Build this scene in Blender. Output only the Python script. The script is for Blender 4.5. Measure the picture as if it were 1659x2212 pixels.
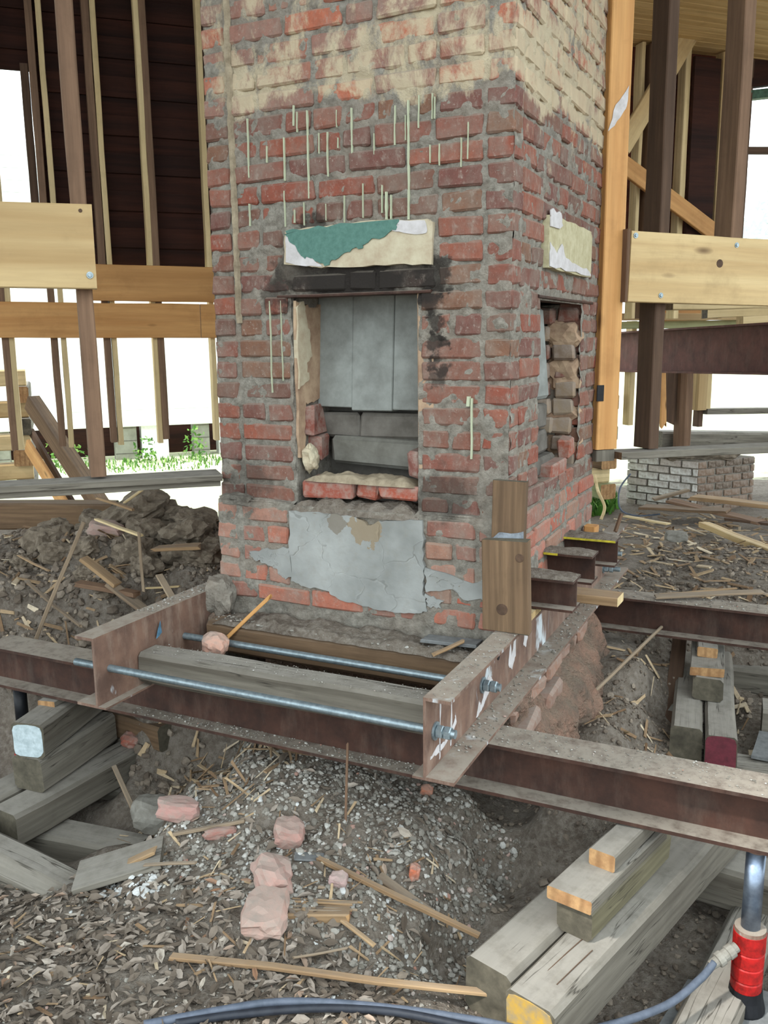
import bpy, math, random
import numpy as np
from mathutils import Vector, Matrix, noise as mn
random.seed(7)
RNG = np.random.default_rng(11)
S = bpy.context.scene
COL = S.collection
for o in list(bpy.data.objects): bpy.data.objects.remove(o)

# ------------------------------------------------------------------ camera
cam_d = bpy.data.cameras.new('camera'); cam = bpy.data.objects.new('camera', cam_d); COL.objects.link(cam)
yaw, pit, rol = math.radians(25.66), math.radians(11.04), math.radians(-.578)
fwd = Vector((-math.sin(yaw)*math.cos(pit), math.cos(yaw)*math.cos(pit), -math.sin(pit)))
rt = Vector((math.cos(yaw), math.sin(yaw), 0)); up = rt.cross(fwd)
r2 = rt*math.cos(rol)+up*math.sin(rol); u2 = -rt*math.sin(rol)+up*math.cos(rol)
cam.matrix_world = Matrix(((r2.x, u2.x, -fwd.x, .806), (r2.y, u2.y, -fwd.y, -2.553), (r2.z, u2.z, -fwd.z, 1.494), (0, 0, 0, 1)))
cam_d.sensor_fit = 'HORIZONTAL'; cam_d.sensor_width = 36; cam_d.lens = 36*1918/1659
cam_d.clip_start = .05; cam_d.clip_end = 300
S.camera = cam
# ------------------------------------------------------------------ sky, sun, exposure
wd = bpy.data.worlds.new('overcast_sky'); S.world = wd; wd.use_nodes = True
bg = wd.node_tree.nodes['Background']; bg.inputs[0].default_value = (.88, .965, 1.0, 1); bg.inputs[1].default_value = 2.3
sun_d = bpy.data.lights.new('sun', 'SUN'); sun_d.energy = 3.0; sun_d.angle = math.radians(3); sun_d.color = (1, .96, .9)
sun = bpy.data.objects.new('sun', sun_d); COL.objects.link(sun); sun.location = (-8, 4, 12)
sun.rotation_euler = (math.radians(32), math.radians(-28), 0)
S.view_settings.view_transform = 'Standard'; S.view_settings.look = 'None'
S.view_settings.gamma = 1; S.view_settings.use_curve_mapping = False
S.view_settings.exposure = 0.48

# ------------------------------------------------------------------ helpers
def lin(c):
    f = lambda v: (v/255)/12.92 if v/255 <= .04045 else ((v/255+.055)/1.055)**2.4
    return (f(c[0]), f(c[1]), f(c[2]), 1)
HA = math.radians(45.8)
HU = Vector((math.cos(HA), math.sin(HA), 0)); HV = Vector((-math.sin(HA), math.cos(HA), 0))
def H(s, v, z): return Vector((-1.06, 0, 0))+HU*s+HV*v+Vector((0, 0, z))   # house axes: s along the partition, v behind it
WM = {}
def tag(o, label=None, cat=None, group=None, kind=None):
    if label: o['label'] = label
    if cat: o['category'] = cat
    if group: o['group'] = group
    if kind: o['kind'] = kind
    return o
def link(name, data, M, parent):
    o = bpy.data.objects.new(name, data); COL.objects.link(o)
    o.matrix_basis = M; WM[o.name] = M.copy()
    if parent is not None:
        o.parent = parent; o.matrix_parent_inverse = WM[parent.name].inverted()
    return o
def empty(name, loc): 
    o = link(name, None, Matrix.Translation(loc), None); o.empty_display_size = .05; return o
def mobj(name, v, f, mats, parent=None, M=None, smooth=False, mi=None, ctr=True):
    """mesh object; when M is None the vertices are world coordinates and the origin moves to their base centre"""
    v = np.asarray(v, float)
    if M is None:
        if ctr:
            c = Vector(((v[:, 0].min()+v[:, 0].max())/2, (v[:, 1].min()+v[:, 1].max())/2, v[:, 2].min()))
        else: c = Vector((0, 0, 0))
        v = v-np.array(c); M = Matrix.Translation(c)
    me = bpy.data.meshes.new(name); me.from_pydata(v.tolist(), [], f)
    if not isinstance(mats, (list, tuple)): mats = [mats]
    for m in mats: me.materials.append(m)
    if mi is not None: me.polygons.foreach_set('material_index', mi)
    if smooth: me.polygons.foreach_set('use_smooth', [True]*len(me.polygons))
    me.update()
    return link(name, me, M, parent)
def chamfer_box(l, w, h, c=.004, j=0.0, seed=0):
    """24-vertex chamfered box centred on the origin"""
    r = random.Random(seed); v = []; idx = {}
    for sx in (-1, 1):
        for sy in (-1, 1):
            for sz in (-1, 1):
                jj = [r.uniform(-j, j) for _ in range(3)]
                for ax in range(3):
                    p = [sx*(l/2-c), sy*(w/2-c), sz*(h/2-c)]; p[ax] += (sx, sy, sz)[ax]*c
                    p = [p[i]+jj[i]+r.uniform(-j, j)*.4 for i in range(3)]
                    idx[(sx, sy, sz, ax)] = len(v); v.append(p)
    f = []
    for ax in range(3):
        a, b = [(1, 2), (2, 0), (0, 1)][ax]
        for s in (-1, 1):
            q = []
            for (sa, sb) in ((-1, -1), (1, -1), (1, 1), (-1, 1)):
                k = [0, 0, 0]; k[ax] = s; k[a] = sa; k[b] = sb; q.append(idx[(*k, ax)])
            f.append(q if s > 0 else q[::-1])
    for ax in range(3):           # edges parallel to ax
        a, b = [(1, 2), (2, 0), (0, 1)][ax]
        for sa in (-1, 1):
            for sb in (-1, 1):
                k1 = [0, 0, 0]; k1[ax] = -1; k1[a] = sa; k1[b] = sb; k2 = list(k1); k2[ax] = 1
                q = [idx[(*k1, a)], idx[(*k2, a)], idx[(*k2, b)], idx[(*k1, b)]]
                f.append(q if sa*sb < 0 else q[::-1])
    for sx in (-1, 1):
        for sy in (-1, 1):
            for sz in (-1, 1):
                q = [idx[(sx, sy, sz, 0)], idx[(sx, sy, sz, 1)], idx[(sx, sy, sz, 2)]]
                f.append(q if sx*sy*sz > 0 else q[::-1])
    return v, f
def frame(p0, p1, upv=(0, 0, 1)):
    x = (Vector(p1)-Vector(p0)).normalized(); z = Vector(upv); z = (z-x*z.dot(x))
    if z.length < 1e-4: z = Vector((0, 1, 0))-x*x.y
    z.normalize(); y = z.cross(x)
    M = Matrix((x, y, z)).transposed().to_4x4(); M.translation = Vector(p0); return M
def lumber(name, p0, p1, w, h, mat, endmat=None, up=(0, 0, 1), parent=None, c=.006, wob=.002, seed=None, ragged=0.0, n=None):
    """timber or board: centre line p0-p1, w across, h along 'up'; eight-sided section with eased arrises, slightly wavy"""
    p0, p1 = Vector(p0), Vector(p1); L = (p1-p0).length
    M = frame(p0, p1, up); n = n or max(2, min(14, int(L/.12)))
    r = random.Random(seed if seed is not None else int(abs(p0.x*7919+p0.y*104729+p1.z*1299709)*10) & 0xffff)
    ph = r.uniform(0, 50); c = min(c, w*.3, h*.3)
    sec = [(-w/2+c, -h/2), (w/2-c, -h/2), (w/2, -h/2+c), (w/2, h/2-c), (w/2-c, h/2), (-w/2+c, h/2), (-w/2, h/2-c), (-w/2, -h/2+c)]
    v = []; f = []
    for i in range(n+1):
        t = i/n
        for k, (a, b) in enumerate(sec):
            q = Vector((t*L*3+ph, a*9, b*9))
            e = 0
            if ragged and i in (0, n): e = ragged*(mn.noise(Vector((k*1.7+ph, i, 3)))) 
            v.append((t*L+e, a+wob*mn.noise(q)*2, b+wob*mn.noise(q+Vector((9, 4, 1)))*2))
    for i in range(n):
        for k in range(8):
            a = i*8+k; b = i*8+(k+1) % 8
            f.append((a, b, b+8, a+8))
    f.append(tuple(range(7, -1, -1))); f.append(tuple(n*8+k for k in range(8)))
    mi = [0]*(n*8)+[1, 1] if endmat else None
    return mobj(name, v, f, [mat, endmat] if endmat else mat, parent, M, False, mi)
def prism(name, poly, depth, mat, M, parent=None, jit=0, seed=1, sub=0):
    """polygon (local x,z) extruded along local -y by depth: thin slabs with a traced outline"""
    r = random.Random(seed); pts = []
    n0 = len(poly)
    for i in range(n0):
        a, b = poly[i], poly[(i+1) % n0]
        for k in range(sub+1):
            t = k/(sub+1); pts.append((a[0]+(b[0]-a[0])*t+(r.uniform(-jit, jit)), a[1]+(b[1]-a[1])*t+r.uniform(-jit, jit)))
    n = len(pts); v = [(x, 0, z) for x, z in pts]+[(x, -depth, z) for x, z in pts]
    f = [tuple(range(n-1, -1, -1)), tuple(range(n, 2*n))]+[(i, (i+1) % n, n+(i+1) % n, n+i) for i in range(n)]
    return mobj(name, v, f, mat, parent, M)
def section(name, p0, p1, prof, mat, up=(0, 0, 1), parent=None, n=6):
    """steel profile (closed polygon in local y,z) swept from p0 to p1"""
    M = frame(p0, p1, up); L = (Vector(p1)-Vector(p0)).length; k = len(prof)
    v = [(L*i/n, a, b) for i in range(n+1) for a, b in prof]
    f = [(i*k+j, i*k+(j+1) % k, (i+1)*k+(j+1) % k, (i+1)*k+j) for i in range(n) for j in range(k)]
    f.append(tuple(range(k-1, -1, -1))); f.append(tuple(n*k+j for j in range(k)))
    return mobj(name, v, f, mat, parent, M)
def iprof(h, b, tw, tf, bl=None, br=None, tl=None, tr=None):
    """I-section, z from -h/2 to h/2; optional unequal flange halves (left/right, bottom/top)"""
    bl = b/2 if bl is None else bl; br = b/2 if br is None else br; tl = b/2 if tl is None else tl; tr = b/2 if tr is None else tr
    t = tw/2; z = h/2
    return [(-bl, -z), (br, -z), (br, -z+tf), (t, -z+tf), (t, z-tf), (tr, z-tf), (tr, z), (-tl, z), (-tl, z-tf), (-t, z-tf), (-t, -z+tf), (-bl, -z+tf)]
def tube(name, pts, rad, mat, parent=None, ns=10, smooth=True, rads=None):
    P = [Vector(p) for p in pts]; n = len(P); v = []; f = []
    nrm = None
    for i in range(n):
        t = (P[min(i+1, n-1)]-P[max(i-1, 0)]).normalized()
        if nrm is None: nrm = t.orthogonal().normalized()
        nrm = (nrm-t*nrm.dot(t)).normalized(); b = t.cross(nrm); rr = rads[i] if rads else rad
        for k in range(ns):
            a = 2*math.pi*k/ns; v.append(P[i]+nrm*(rr*math.cos(a))+b*(rr*math.sin(a)))
    for i in range(n-1):
        for k in range(ns): f.append((i*ns+k, i*ns+(k+1) % ns, (i+1)*ns+(k+1) % ns, (i+1)*ns+k))
    f.append(tuple(range(ns-1, -1, -1))); f.append(tuple((n-1)*ns+k for k in range(ns)))
    o = mobj(name, v, f, mat, parent, None)
    if smooth: o.data.polygons.foreach_set('use_smooth', [len(p.vertices) == 4 for p in o.data.polygons])
    return o
def lathe(name, base, axis, prof, mat, parent=None, ns=16, smooth=False):
    """(distance along axis, radius) profile turned about an axis"""
    M = frame(base, Vector(base)+Vector(axis), (0, 0, 1) if abs(Vector(axis).normalized().z) < .9 else (0, 1, 0)); v = []; f = []
    for (d, r) in prof:
        for k in range(ns): a = 2*math.pi*(k+.5)/ns; v.append((d, r*math.cos(a), r*math.sin(a)))
    n = len(prof)
    for i in range(n-1):
        for k in range(ns): f.append((i*ns+k, i*ns+(k+1) % ns, (i+1)*ns+(k+1) % ns, (i+1)*ns+k))
    f.append(tuple(range(ns-1, -1, -1))); f.append(tuple((n-1)*ns+k for k in range(ns)))
    o = mobj(name, v, f, mat, parent, M)
    if smooth: o.data.polygons.foreach_set('use_smooth', [len(p.vertices) == 4 for p in o.data.polygons])
    return o
# icosphere for stones and clods
def ico(sub=1):
    t = (1+5**.5)/2
    v = [(-1, t, 0), (1, t, 0), (-1, -t, 0), (1, -t, 0), (0, -1, t), (0, 1, t), (0, -1, -t), (0, 1, -t), (t, 0, -1), (t, 0, 1), (-t, 0, -1), (-t, 0, 1)]
    v = [Vector(p).normalized() for p in v]
    f = [(0, 11, 5), (0, 5, 1), (0, 1, 7), (0, 7, 10), (0, 10, 11), (1, 5, 9), (5, 11, 4), (11, 10, 2), (10, 7, 6), (7, 1, 8), (3, 9, 4), (3, 4, 2), (3, 2, 6), (3, 6, 8), (3, 8, 9), (4, 9, 5), (2, 4, 11), (6, 2, 10), (8, 6, 7), (9, 8, 1)]
    for _ in range(sub):
        c = {}; nf = []
        def mid(a, b):
            k = (min(a, b), max(a, b))
            if k not in c: c[k] = len(v); v.append(((v[a]+v[b])/2).normalized())
            return c[k]
        for a, b, d in f:
            x, y, z = mid(a, b), mid(b, d), mid(d, a); nf += [(a, x, z), (b, y, x), (d, z, y), (x, y, z)]
        f = nf
    return np.array([tuple(p) for p in v]), f
ICO0, ICO1, ICO2, ICO3 = ico(0), ico(1), ico(2), ico(3)
def lump(name, loc, size, mat, rot=(0, 0, 0), rough=.25, seed=0, flat=0, parent=None, src=None, smooth=False):
    """broken stone / clod: faceted sphere squeezed towards a box and displaced"""
    v0, f = src or ICO2; v = []
    from mathutils import Euler
    R = Euler(rot).to_matrix()
    for p in v0:
        m = max(abs(p)); q = Vector(p/(m**flat))
        q *= 1+rough*mn.noise(Vector(p)*1.6+Vector((seed*7.3, seed, 0)))+rough*.5*mn.noise(Vector(p)*4+Vector((seed*3.3, 2, 0)))
        v.append(R @ Vector((q.x*size[0]/2, q.y*size[1]/2, q.z*size[2]/2))+Vector(loc))
    return mobj(name, v, f, mat, parent, None, smooth)
# numpy value noise
def vnoise(x, y, seed=0):
    x = np.asarray(x, float); y = np.asarray(y, float)
    xi = np.floor(x).astype(np.int64); yi = np.floor(y).astype(np.int64); xf = x-xi; yf = y-yi
    def hsh(a, b):
        h = (a*374761393+b*668265263+seed*974711) & 0xffffffff; h = ((h ^ (h >> 13))*1274126177) & 0xffffffff
        return ((h ^ (h >> 16)) & 0xffff)/65535.0
    u = xf*xf*(3-2*xf); w = yf*yf*(3-2*yf)
    return (hsh(xi, yi)*(1-u)+hsh(xi+1, yi)*u)*(1-w)+(hsh(xi, yi+1)*(1-u)+hsh(xi+1, yi+1)*u)*w
def fbm(x, y, seed=0, o=4):
    s = 0; a = .5; t = 0
    for i in range(o): s = s+a*(vnoise(x*2**i, y*2**i, seed+i)-.5); t += a; a *= .5
    return s/t*2

# ------------------------------------------------------------------ materials
class NB:
    def __init__(self, name, rough=.85):
        self.m = bpy.data.materials.new(name); self.m.use_nodes = True
        self.t = self.m.node_tree; self.b = self.t.nodes['Principled BSDF']; self.b.inputs['Roughness'].default_value = rough
        self.b.inputs['Specular IOR Level'].default_value = .25
    def n(self, typ, **kw):
        x = self.t.nodes.new(typ)
        for k, v in kw.items(): setattr(x, k, v)
        return x
    def put(self, sock, v):
        if v is None: return
        if isinstance(v, bpy.types.NodeSocket): self.t.links.new(v, sock)
        elif isinstance(v, (tuple, list)) and len(v) == 3 and sock.type == 'RGBA': sock.default_value = (*v, 1)
        else: sock.default_value = v
    def obj(self): return self.n('ShaderNodeTexCoord').outputs['Object']
    def pos(self): return self.n('ShaderNodeNewGeometry').outputs['Position']
    def scale(self, vec, s):
        m = self.n('ShaderNodeMapping'); self.put(m.inputs[0], vec); m.inputs['Scale'].default_value = s; return m.outputs[0]
    def noise(self, vec, sc, det=4, rough=.6, dist=0):
        x = self.n('ShaderNodeTexNoise'); self.put(x.inputs['Vector'], vec); x.inputs['Scale'].default_value = sc
        x.inputs['Detail'].default_value = det; x.inputs['Roughness'].default_value = rough; x.inputs['Distortion'].default_value = dist
        return x.outputs['Fac']
    def vor(self, vec, sc, feat='F1', rnd=1):
        x = self.n('ShaderNodeTexVoronoi', feature=feat); self.put(x.inputs['Vector'], vec); x.inputs['Scale'].default_value = sc
        x.inputs['Randomness'].default_value = rnd; return x.outputs['Distance']
    def ramp(self, f, st):
        x = self.n('ShaderNodeValToRGB'); e = x.color_ramp.elements
        while len(e) < len(st): e.new(.5)
        for i, (p, c) in enumerate(st): e[i].position = p; e[i].color = c if len(c) == 4 else (*c, 1)
        self.put(x.inputs[0], f); return x.outputs[0]
    def mr(self, f, a, b, c=0, d=1):
        x = self.n('ShaderNodeMapRange'); self.put(x.inputs[0], f)
        for i, q in enumerate((a, b, c, d)): self.put(x.inputs[i+1], q)
        return x.outputs[0]
    def mix(self, f, a, b, mode='MIX'):
        x = self.n('ShaderNodeMix', data_type='RGBA', blend_type=mode); self.put(x.inputs[0], f); self.put(x.inputs[6], a); self.put(x.inputs[7], b); return x.outputs[2]
    def math(self, op, a, b=None):
        x = self.n('ShaderNodeMath', operation=op); self.put(x.inputs[0], a); self.put(x.inputs[1], b); return x.outputs[0]
    def vmath(self, op, a, b=None):
        x = self.n('ShaderNodeVectorMath', operation=op); self.put(x.inputs[0], a); self.put(x.inputs[1], b)
        return x.outputs['Value'] if op in ('DISTANCE', 'LENGTH', 'DOT_PRODUCT') else x.outputs[0]
    def xyz(self, v):
        x = self.n('ShaderNodeSeparateXYZ'); self.put(x.inputs[0], v); return x.outputs
    def rnd(self): return self.n('ShaderNodeObjectInfo').outputs['Random']
    def ocol(self): return self.n('ShaderNodeObjectInfo').outputs['Color']
    def island(self): return self.n('ShaderNodeNewGeometry').outputs['Random Per Island']
    def bump(self, h, s=.5, d=.01):
        x = self.n('ShaderNodeBump'); self.put(x.inputs['Height'], h); x.inputs['Strength'].default_value = s; x.inputs['Distance'].default_value = d
        self.put(self.b.inputs['Normal'], x.outputs[0])
    def dust(self, col, amount, colr=(142, 136, 126), sc=14):
        """settled dust and grit on faces that look up"""
        nz = self.xyz(self.n('ShaderNodeNewGeometry').outputs['Normal'])[2]
        m = self.math('MULTIPLY', self.mr(nz, .55, .95), self.mr(self.noise(self.pos(), sc, 6, .7), .3, .55, .35, 1))
        return self.mix(self.math('MULTIPLY', m, amount), col, lin(colr))
    def out(self, col): self.put(self.b.inputs['Base Color'], col); return self.m

def wood(name, c1, c2, dust=0.0, grain=1.0, knots=0, rough=.8, band=None, dcol=(142, 136, 126), end=False, crack=0):
    w = NB(name, rough); o = w.obj(); r = w.rnd()
    off = w.vmath('ADD', o, w.scale(w.n('ShaderNodeCombineXYZ').outputs[0], (1, 1, 1)))
    cx = w.n('ShaderNodeCombineXYZ'); w.put(cx.inputs[0], w.math('MULTIPLY', r, 37.)); w.put(cx.inputs[1], w.math('MULTIPLY', r, 11.))
    off = w.vmath('ADD', o, cx.outputs[0])
    fine = w.noise(w.scale(off, (3, 60, 60) if not end else (60, 60, 60)), 1, 5, .65)
    broad = w.noise(w.scale(off, (.7, 14, 14) if not end else (10, 20, 20)), 1, 3, .5, .6)
    col = w.mix(w.mr(broad, .3, .7), lin(c1), lin(c2))
    col = w.mix(w.mr(fine, .35, .75, 0, .55*grain), col, tuple(x*.45 for x in lin(c2)[:3])+(1,))
    if band:
        wv = w.n('ShaderNodeTexWave', wave_type='RINGS', rings_direction='X'); w.put(wv.inputs[0], w.scale(off, (.35, 5.5, 5.5)))
        wv.inputs['Scale'].default_value = 1.6; wv.inputs['Distortion'].default_value = 2.2; wv.inputs['Detail'].default_value = 2; wv.inputs['Detail Scale'].default_value = .8
        col = w.mix(w.mr(wv.outputs['Fac'], .55, 1, 0, band), col, tuple(x*.6 for x in lin(c2)[:3])+(1,))
    if knots:
        k = w.vor(w.scale(off, (2.2, 7, 7)), 1.0)
        col = w.mix(w.mr(k, .05, .13, .85, 0), col, lin((70, 40, 20)))
    col = w.mix(w.mr(w.noise(off, 5, 5, .7), .52, .75, 0, .35), col, tuple(x*.5 for x in lin(c2)[:3])+(1,))
    if dust: col = w.dust(col, dust, dcol)
    if crack:
        ck = w.mr(w.math('ABSOLUTE', w.math('SUBTRACT', w.noise(w.scale(off, (1.6, 34, 34)), 1, 3, .5), .5)), 0, .018, crack, 0)
        col = w.mix(w.math('MULTIPLY', ck, w.mr(w.noise(off, 4, 2), .48, .56)), col, lin((46, 42, 36)))
    w.bump(fine, .35*grain, .004)
    return w.out(col)
M = {}
M['pine'] = wood('new_pine', (204, 180, 134), (180, 150, 104), 0, .5, 1, .6, .5)
M['pine_o'] = wood('orange_pine', (208, 160, 102), (182, 130, 76), 0, .6, 1, .6, .5)
M['pine_w'] = wood('pale_pine', (226, 205, 160), (196, 172, 126), .3, .6, 0, .7, .3)
M['pine_end'] = wood('pine_end_grain', (186, 150, 106), (152, 113, 77), 0, 1.0, 0, .8, .5, end=True)
M['old'] = wood('old_brown_stud', (138, 110, 88), (102, 80, 64), 0, 1.0, 0, .85)
M['old_dk'] = wood('dark_old_stud', (104, 82, 66), (74, 58, 47), 0, 1.0, 0, .85)
M['siding'] = wood('dark_siding', (66, 36, 26), (38, 22, 18), 0, 1.0, 0, .85)
M['siding2'] = wood('red_siding', (120, 62, 42), (78, 40, 30), 0, 1.0, 0, .85)
M['weather'] = wood('weathered_timber', (134, 129, 118), (98, 92, 82), .72, 1.2, 0, .9, .25, (146, 142, 134), crack=.85)
M['weather_end'] = wood('weathered_end', (104, 98, 84), (72, 68, 58), 0, .8, 0, .95, end=True)
M['plank'] = wood('brown_plank', (136, 111, 85), (98, 78, 60), .2, 1.2, 0, .85, .45)
M['olive'] = wood('olive_timber', (128, 122, 98), (98, 92, 72), .6, 1.0, 0, .9, .3, crack=.7)
M['splint'] = wood('splintered_wood', (178, 150, 114), (134, 106, 78), .25, 1.2, 0, .9)
M['splint_g'] = wood('grey_splinter', (168, 150, 126), (120, 102, 84), .35, 1.2, 0, .9)
M['bead'] = wood('beadboard', (236, 206, 150), (206, 172, 116), 0, .5, 0, .7)
M['greenwood'] = wood('treated_pine', (178, 184, 142), (150, 152, 112), .1, .6, 0, .8)

def plain(name, c, rough=.7, metal=0, nz=.15, sc=30, c2=None, dust=0, bump=0):
    w = NB(name, rough); n = w.noise(w.pos(), sc, 5, .65)
    c2 = c2 or tuple(int(x*.7) for x in c)
    col = w.mix(w.mr(n, .35, .65, 0, 1), lin(c), lin(c2))
    if dust: col = w.dust(col, dust)
    w.b.inputs['Metallic'].default_value = metal
    if bump: w.bump(n, bump, .004)
    return w.out(col)
def steel(name, c1, c2, white=0, dust=.85, streak=.6):
    w = NB(name, .7); p = w.pos()
    n = w.noise(p, 9, 6, .7); st = w.noise(w.scale(p, (18, 18, 5)), 1, 5, .7)
    col = w.mix(w.mr(n, .35, .65), lin(c1), lin(c2))
    col = w.mix(w.mr(st, .48, .68, 0, streak), col, lin((150, 132, 118)))
    if white: col = w.mix(w.mr(w.noise(w.scale(p, (9, 9, 3)), 1, 5, .6, .4), .60, .66, 0, white), col, lin((196, 205, 210)))
    col = w.dust(col, dust, (150, 142, 130), 22); w.bump(w.noise(p, 90, 4, .6), .25, .002)
    return w.out(col)
M['steel_dk'] = steel('dark_rusty_steel', (72, 48, 39), (48, 34, 29), 0, .85, .10)
M['steel_rust'] = steel('rusty_channel_steel', (122, 96, 82), (92, 72, 63), .9)
M['steel_beam'] = steel('oxide_red_beam', (104, 68, 62), (80, 54, 50), 0, .3, .12)
M['zinc'] = plain('zinc_plate', (160, 174, 180), .42, .65, c2=(128, 142, 148), sc=60)
M['chrome'] = plain('polished_steel', (150, 165, 185), .36, .9, c2=(120, 132, 150))
M['redpaint'] = plain('red_paint', (180, 30, 28), .5, 0, c2=(112, 22, 20), sc=34)
M['blackpaint'] = plain('black_paint', (28, 30, 34), .5, 0, c2=(18, 19, 22))
M['rubber'] = plain('grey_rubber', (92, 100, 114), .45, 0, c2=(74, 82, 94))
M['rubber_dk'] = plain('dark_rubber', (46, 50, 58), .45, 0, c2=(36, 39, 46))
M['white_end'] = plain('white_paint', (186, 200, 204), .8, 0, c2=(154, 168, 172), sc=45)
M['red_end'] = plain('maroon_paint', (112, 52, 62), .95, 0, c2=(90, 45, 52), sc=40)
M['yellow_end'] = plain('yellow_paint', (178, 140, 46), .85, 0, c2=(132, 120, 96), sc=32)
M['bluemark'] = plain('blue_chalk', (96, 140, 168), .8)
M['yellow'] = plain('yellow_tape', (205, 190, 60), .6)
M['greypaint'] = plain('grey_paint', (150, 158, 166), .7)
M['greenpaint'] = plain('green_paint', (84, 122, 112), .6, 0, c2=(70, 106, 97), sc=60, bump=.4)
M['greentrim'] = plain('green_trim', (70, 104, 88), .6)
M['plaster'] = plain('cream_plaster', (188, 180, 156), .9, 0, c2=(168, 153, 130), sc=20, bump=.3)
M['plaster_y'] = plain('yellow_plaster', (186, 180, 150), .9, 0, c2=(164, 156, 124), sc=30, bump=.3)
M['crust'] = plain('mortar_crust', (160, 148, 126), .95, 0, c2=(122, 110, 92), sc=24, bump=.7)
M['skim'] = plain('white_skim', (198, 195, 196), .9, 0, c2=(178, 174, 173))
M['jamb'] = plain('jamb_plaster', (178, 154, 128), .9, 0, c2=(140, 114, 94), sc=14, bump=.5)
M['render'] = plain('grey_render', (140, 144, 140), .9, 0, c2=(112, 114, 110), sc=9, bump=.3)
M['render_md'] = plain('stained_render', (118, 117, 110), .9, 0, c2=(96, 94, 87), sc=12, bump=.3)
M['render_dk'] = plain('sooty_render', (108, 104, 98), .9, 0, c2=(84, 80, 74), sc=12, bump=.3)
M['concrete'] = plain('concrete_block', (150, 150, 138), .9, 0, c2=(128, 128, 116), sc=6)
M['whitewash'] = plain('white_paint_wall', (236, 238, 236), .8, 0, c2=(222, 224, 222), sc=2)
M['white_board'] = plain('white_board', (240, 240, 238), .7, 0, c2=(228, 228, 226))
M['slate'] = plain('slate_chip', (120, 122, 122), .8, 0, c2=(96, 98, 98), sc=30)
M['stone'] = plain('stone', (138, 136, 128), .9, 0, c2=(112, 108, 100), sc=25, bump=.4)
M['glass'] = NB('window_glass', .05); M['glass'].b.inputs['Transmission Weight'].default_value = 1; M['glass'].b.inputs['Alpha'].default_value = .25
M['glass'] = M['glass'].out((.9, .95, 1, 1))
# cement patch with hairline cracks
w = NB('cement_patch', .9); p = w.pos(); big = w.noise(p, 4, 4, .6); 
col = w.mix(w.mr(big, .35, .65), lin((156, 158, 155)), lin((124, 126, 123)))
col = w.mix(w.mr(w.noise(p, 26, 5, .7), .5, .8, 0, .5), col, lin((130, 126, 116)))
vd = w.vor(w.vmath('ADD', p, w.scale(w.n('ShaderNodeTexNoise').outputs['Color'], (.1, .1, .1))), 5.5, 'DISTANCE_TO_EDGE')
col = w.mix(w.math('MULTIPLY', w.mr(vd, .0, .006, .8, 0), w.mr(w.noise(p, 6, 2), .5, .56)), col, lin((92, 88, 80)))
sp = w.math('LESS_THAN', w.math('ADD', w.vmath('DISTANCE', p, (-.47, -.035, .885)), w.mr(w.noise(p, 18), .3, .7, -.02, .02)), .055)
col = w.mix(w.math('MULTIPLY', sp, .8), col, lin((134, 118, 94)))
sp = w.math('LESS_THAN', w.math('ADD', w.vmath('DISTANCE', p, (-.58, -.035, .90)), w.mr(w.noise(p, 18), .3, .7, -.02, .02)), .03)
col = w.mix(w.math('MULTIPLY', sp, .7), col, lin((112, 102, 88)))
w.bump(w.math('ADD', w.noise(p, 40, 5), w.mr(vd, 0, .02)), .35, .004); M['cement'] = w.out(col)

# brick and mortar: per-object colour, worn plaster coat above 2.2 m, soot about the hearth
def chimney_coat(w, col, mortar=False):
    p = w.pos(); z = w.xyz(p)[2]
    st = w.noise(w.scale(p, (10, 10, 5.5)), 1, 8, .74, .3)
    zz = w.math('ADD', z, w.mr(w.noise(p, 3.5, 3), .3, .7, -.07, .07))
    thr = w.ramp(w.mr(zz, 1.9, 2.9), [(0, (.80,)*3), (.20, (.70,)*3), (.27, (.66,)*3), (.33, (.46,)*3), (.44, (.48,)*3), (.54, (.545,)*3), (.8, (.53,)*3), (1, (.5,)*3)])
    sx = w.mr(w.xyz(p)[0], -.02, .0, 0, .10)         # the right-hand face kept more of its coat
    thr = w.math('SUBTRACT', thr, sx)
    m = w.mr(w.math('SUBTRACT', st, thr), -.05, .07, 0, .85)
    col = w.mix(m, col, w.mix(w.noise(p, 12, 4), lin((196, 184, 154)), lin((160, 146, 124))))
    for (c, r, a) in (((-.52, .0, 1.668), .27, 1.0), ((-.245, .0, 1.66), .07, .85), ((-.25, .0, 1.60), .055, .85), ((-.24, .0, 1.54), .05, .8), ((-.25, .0, 1.48), .045, .8), ((-.235, .0, 1.43), .04, .7), ((-.24, .0, 1.37), .035, .6), ((-.80, .0, 1.655), .07, .6), ((-.74, .0, 1.70), .10, .6), ((-.66, .0, 1.86), .05, .7), ((-.95, 0, .99), .12, .5), ((-.22, 0, 1.0), .12, .55), ((-.30, 0, 1.72), .06, .5)):
        d = w.vmath('DISTANCE', w.scale(p, (1, 1, 2.2 if r > .15 else 1)), (c[0], c[1], c[2]*(2.2 if r > .15 else 1)))
        d = w.math('ADD', d, w.mr(w.noise(p, 16, 5), .3, .7, -.05, .05))
        col = w.mix(w.mr(d, r*.55, r, a, 0), col, lin((40, 36, 33)))
    return col
w = NB('brick', .9); p = w.pos(); base = w.ocol()
n1 = w.noise(p, 28, 6, .7); col = w.mix(w.mr(n1, .4, .62, 0, .55), base, w.mix(.5, base, lin((70, 48, 42))))
col = w.mix(w.mr(w.noise(w.scale(p, (10, 10, 7)), 1, 6, .72), .42, .68, .06, .62), col, lin((126, 118, 108)))
col = w.mix(w.mr(w.noise(w.scale(p, (45, 45, 30)), 1, 5, .7), .54, .70, 0, .55), col, lin((150, 140, 130)))
col = w.mix(w.mr(w.noise(p, 110, 3, .7), .62, .72, 0, .45), col, lin((176, 168, 156)))
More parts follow.
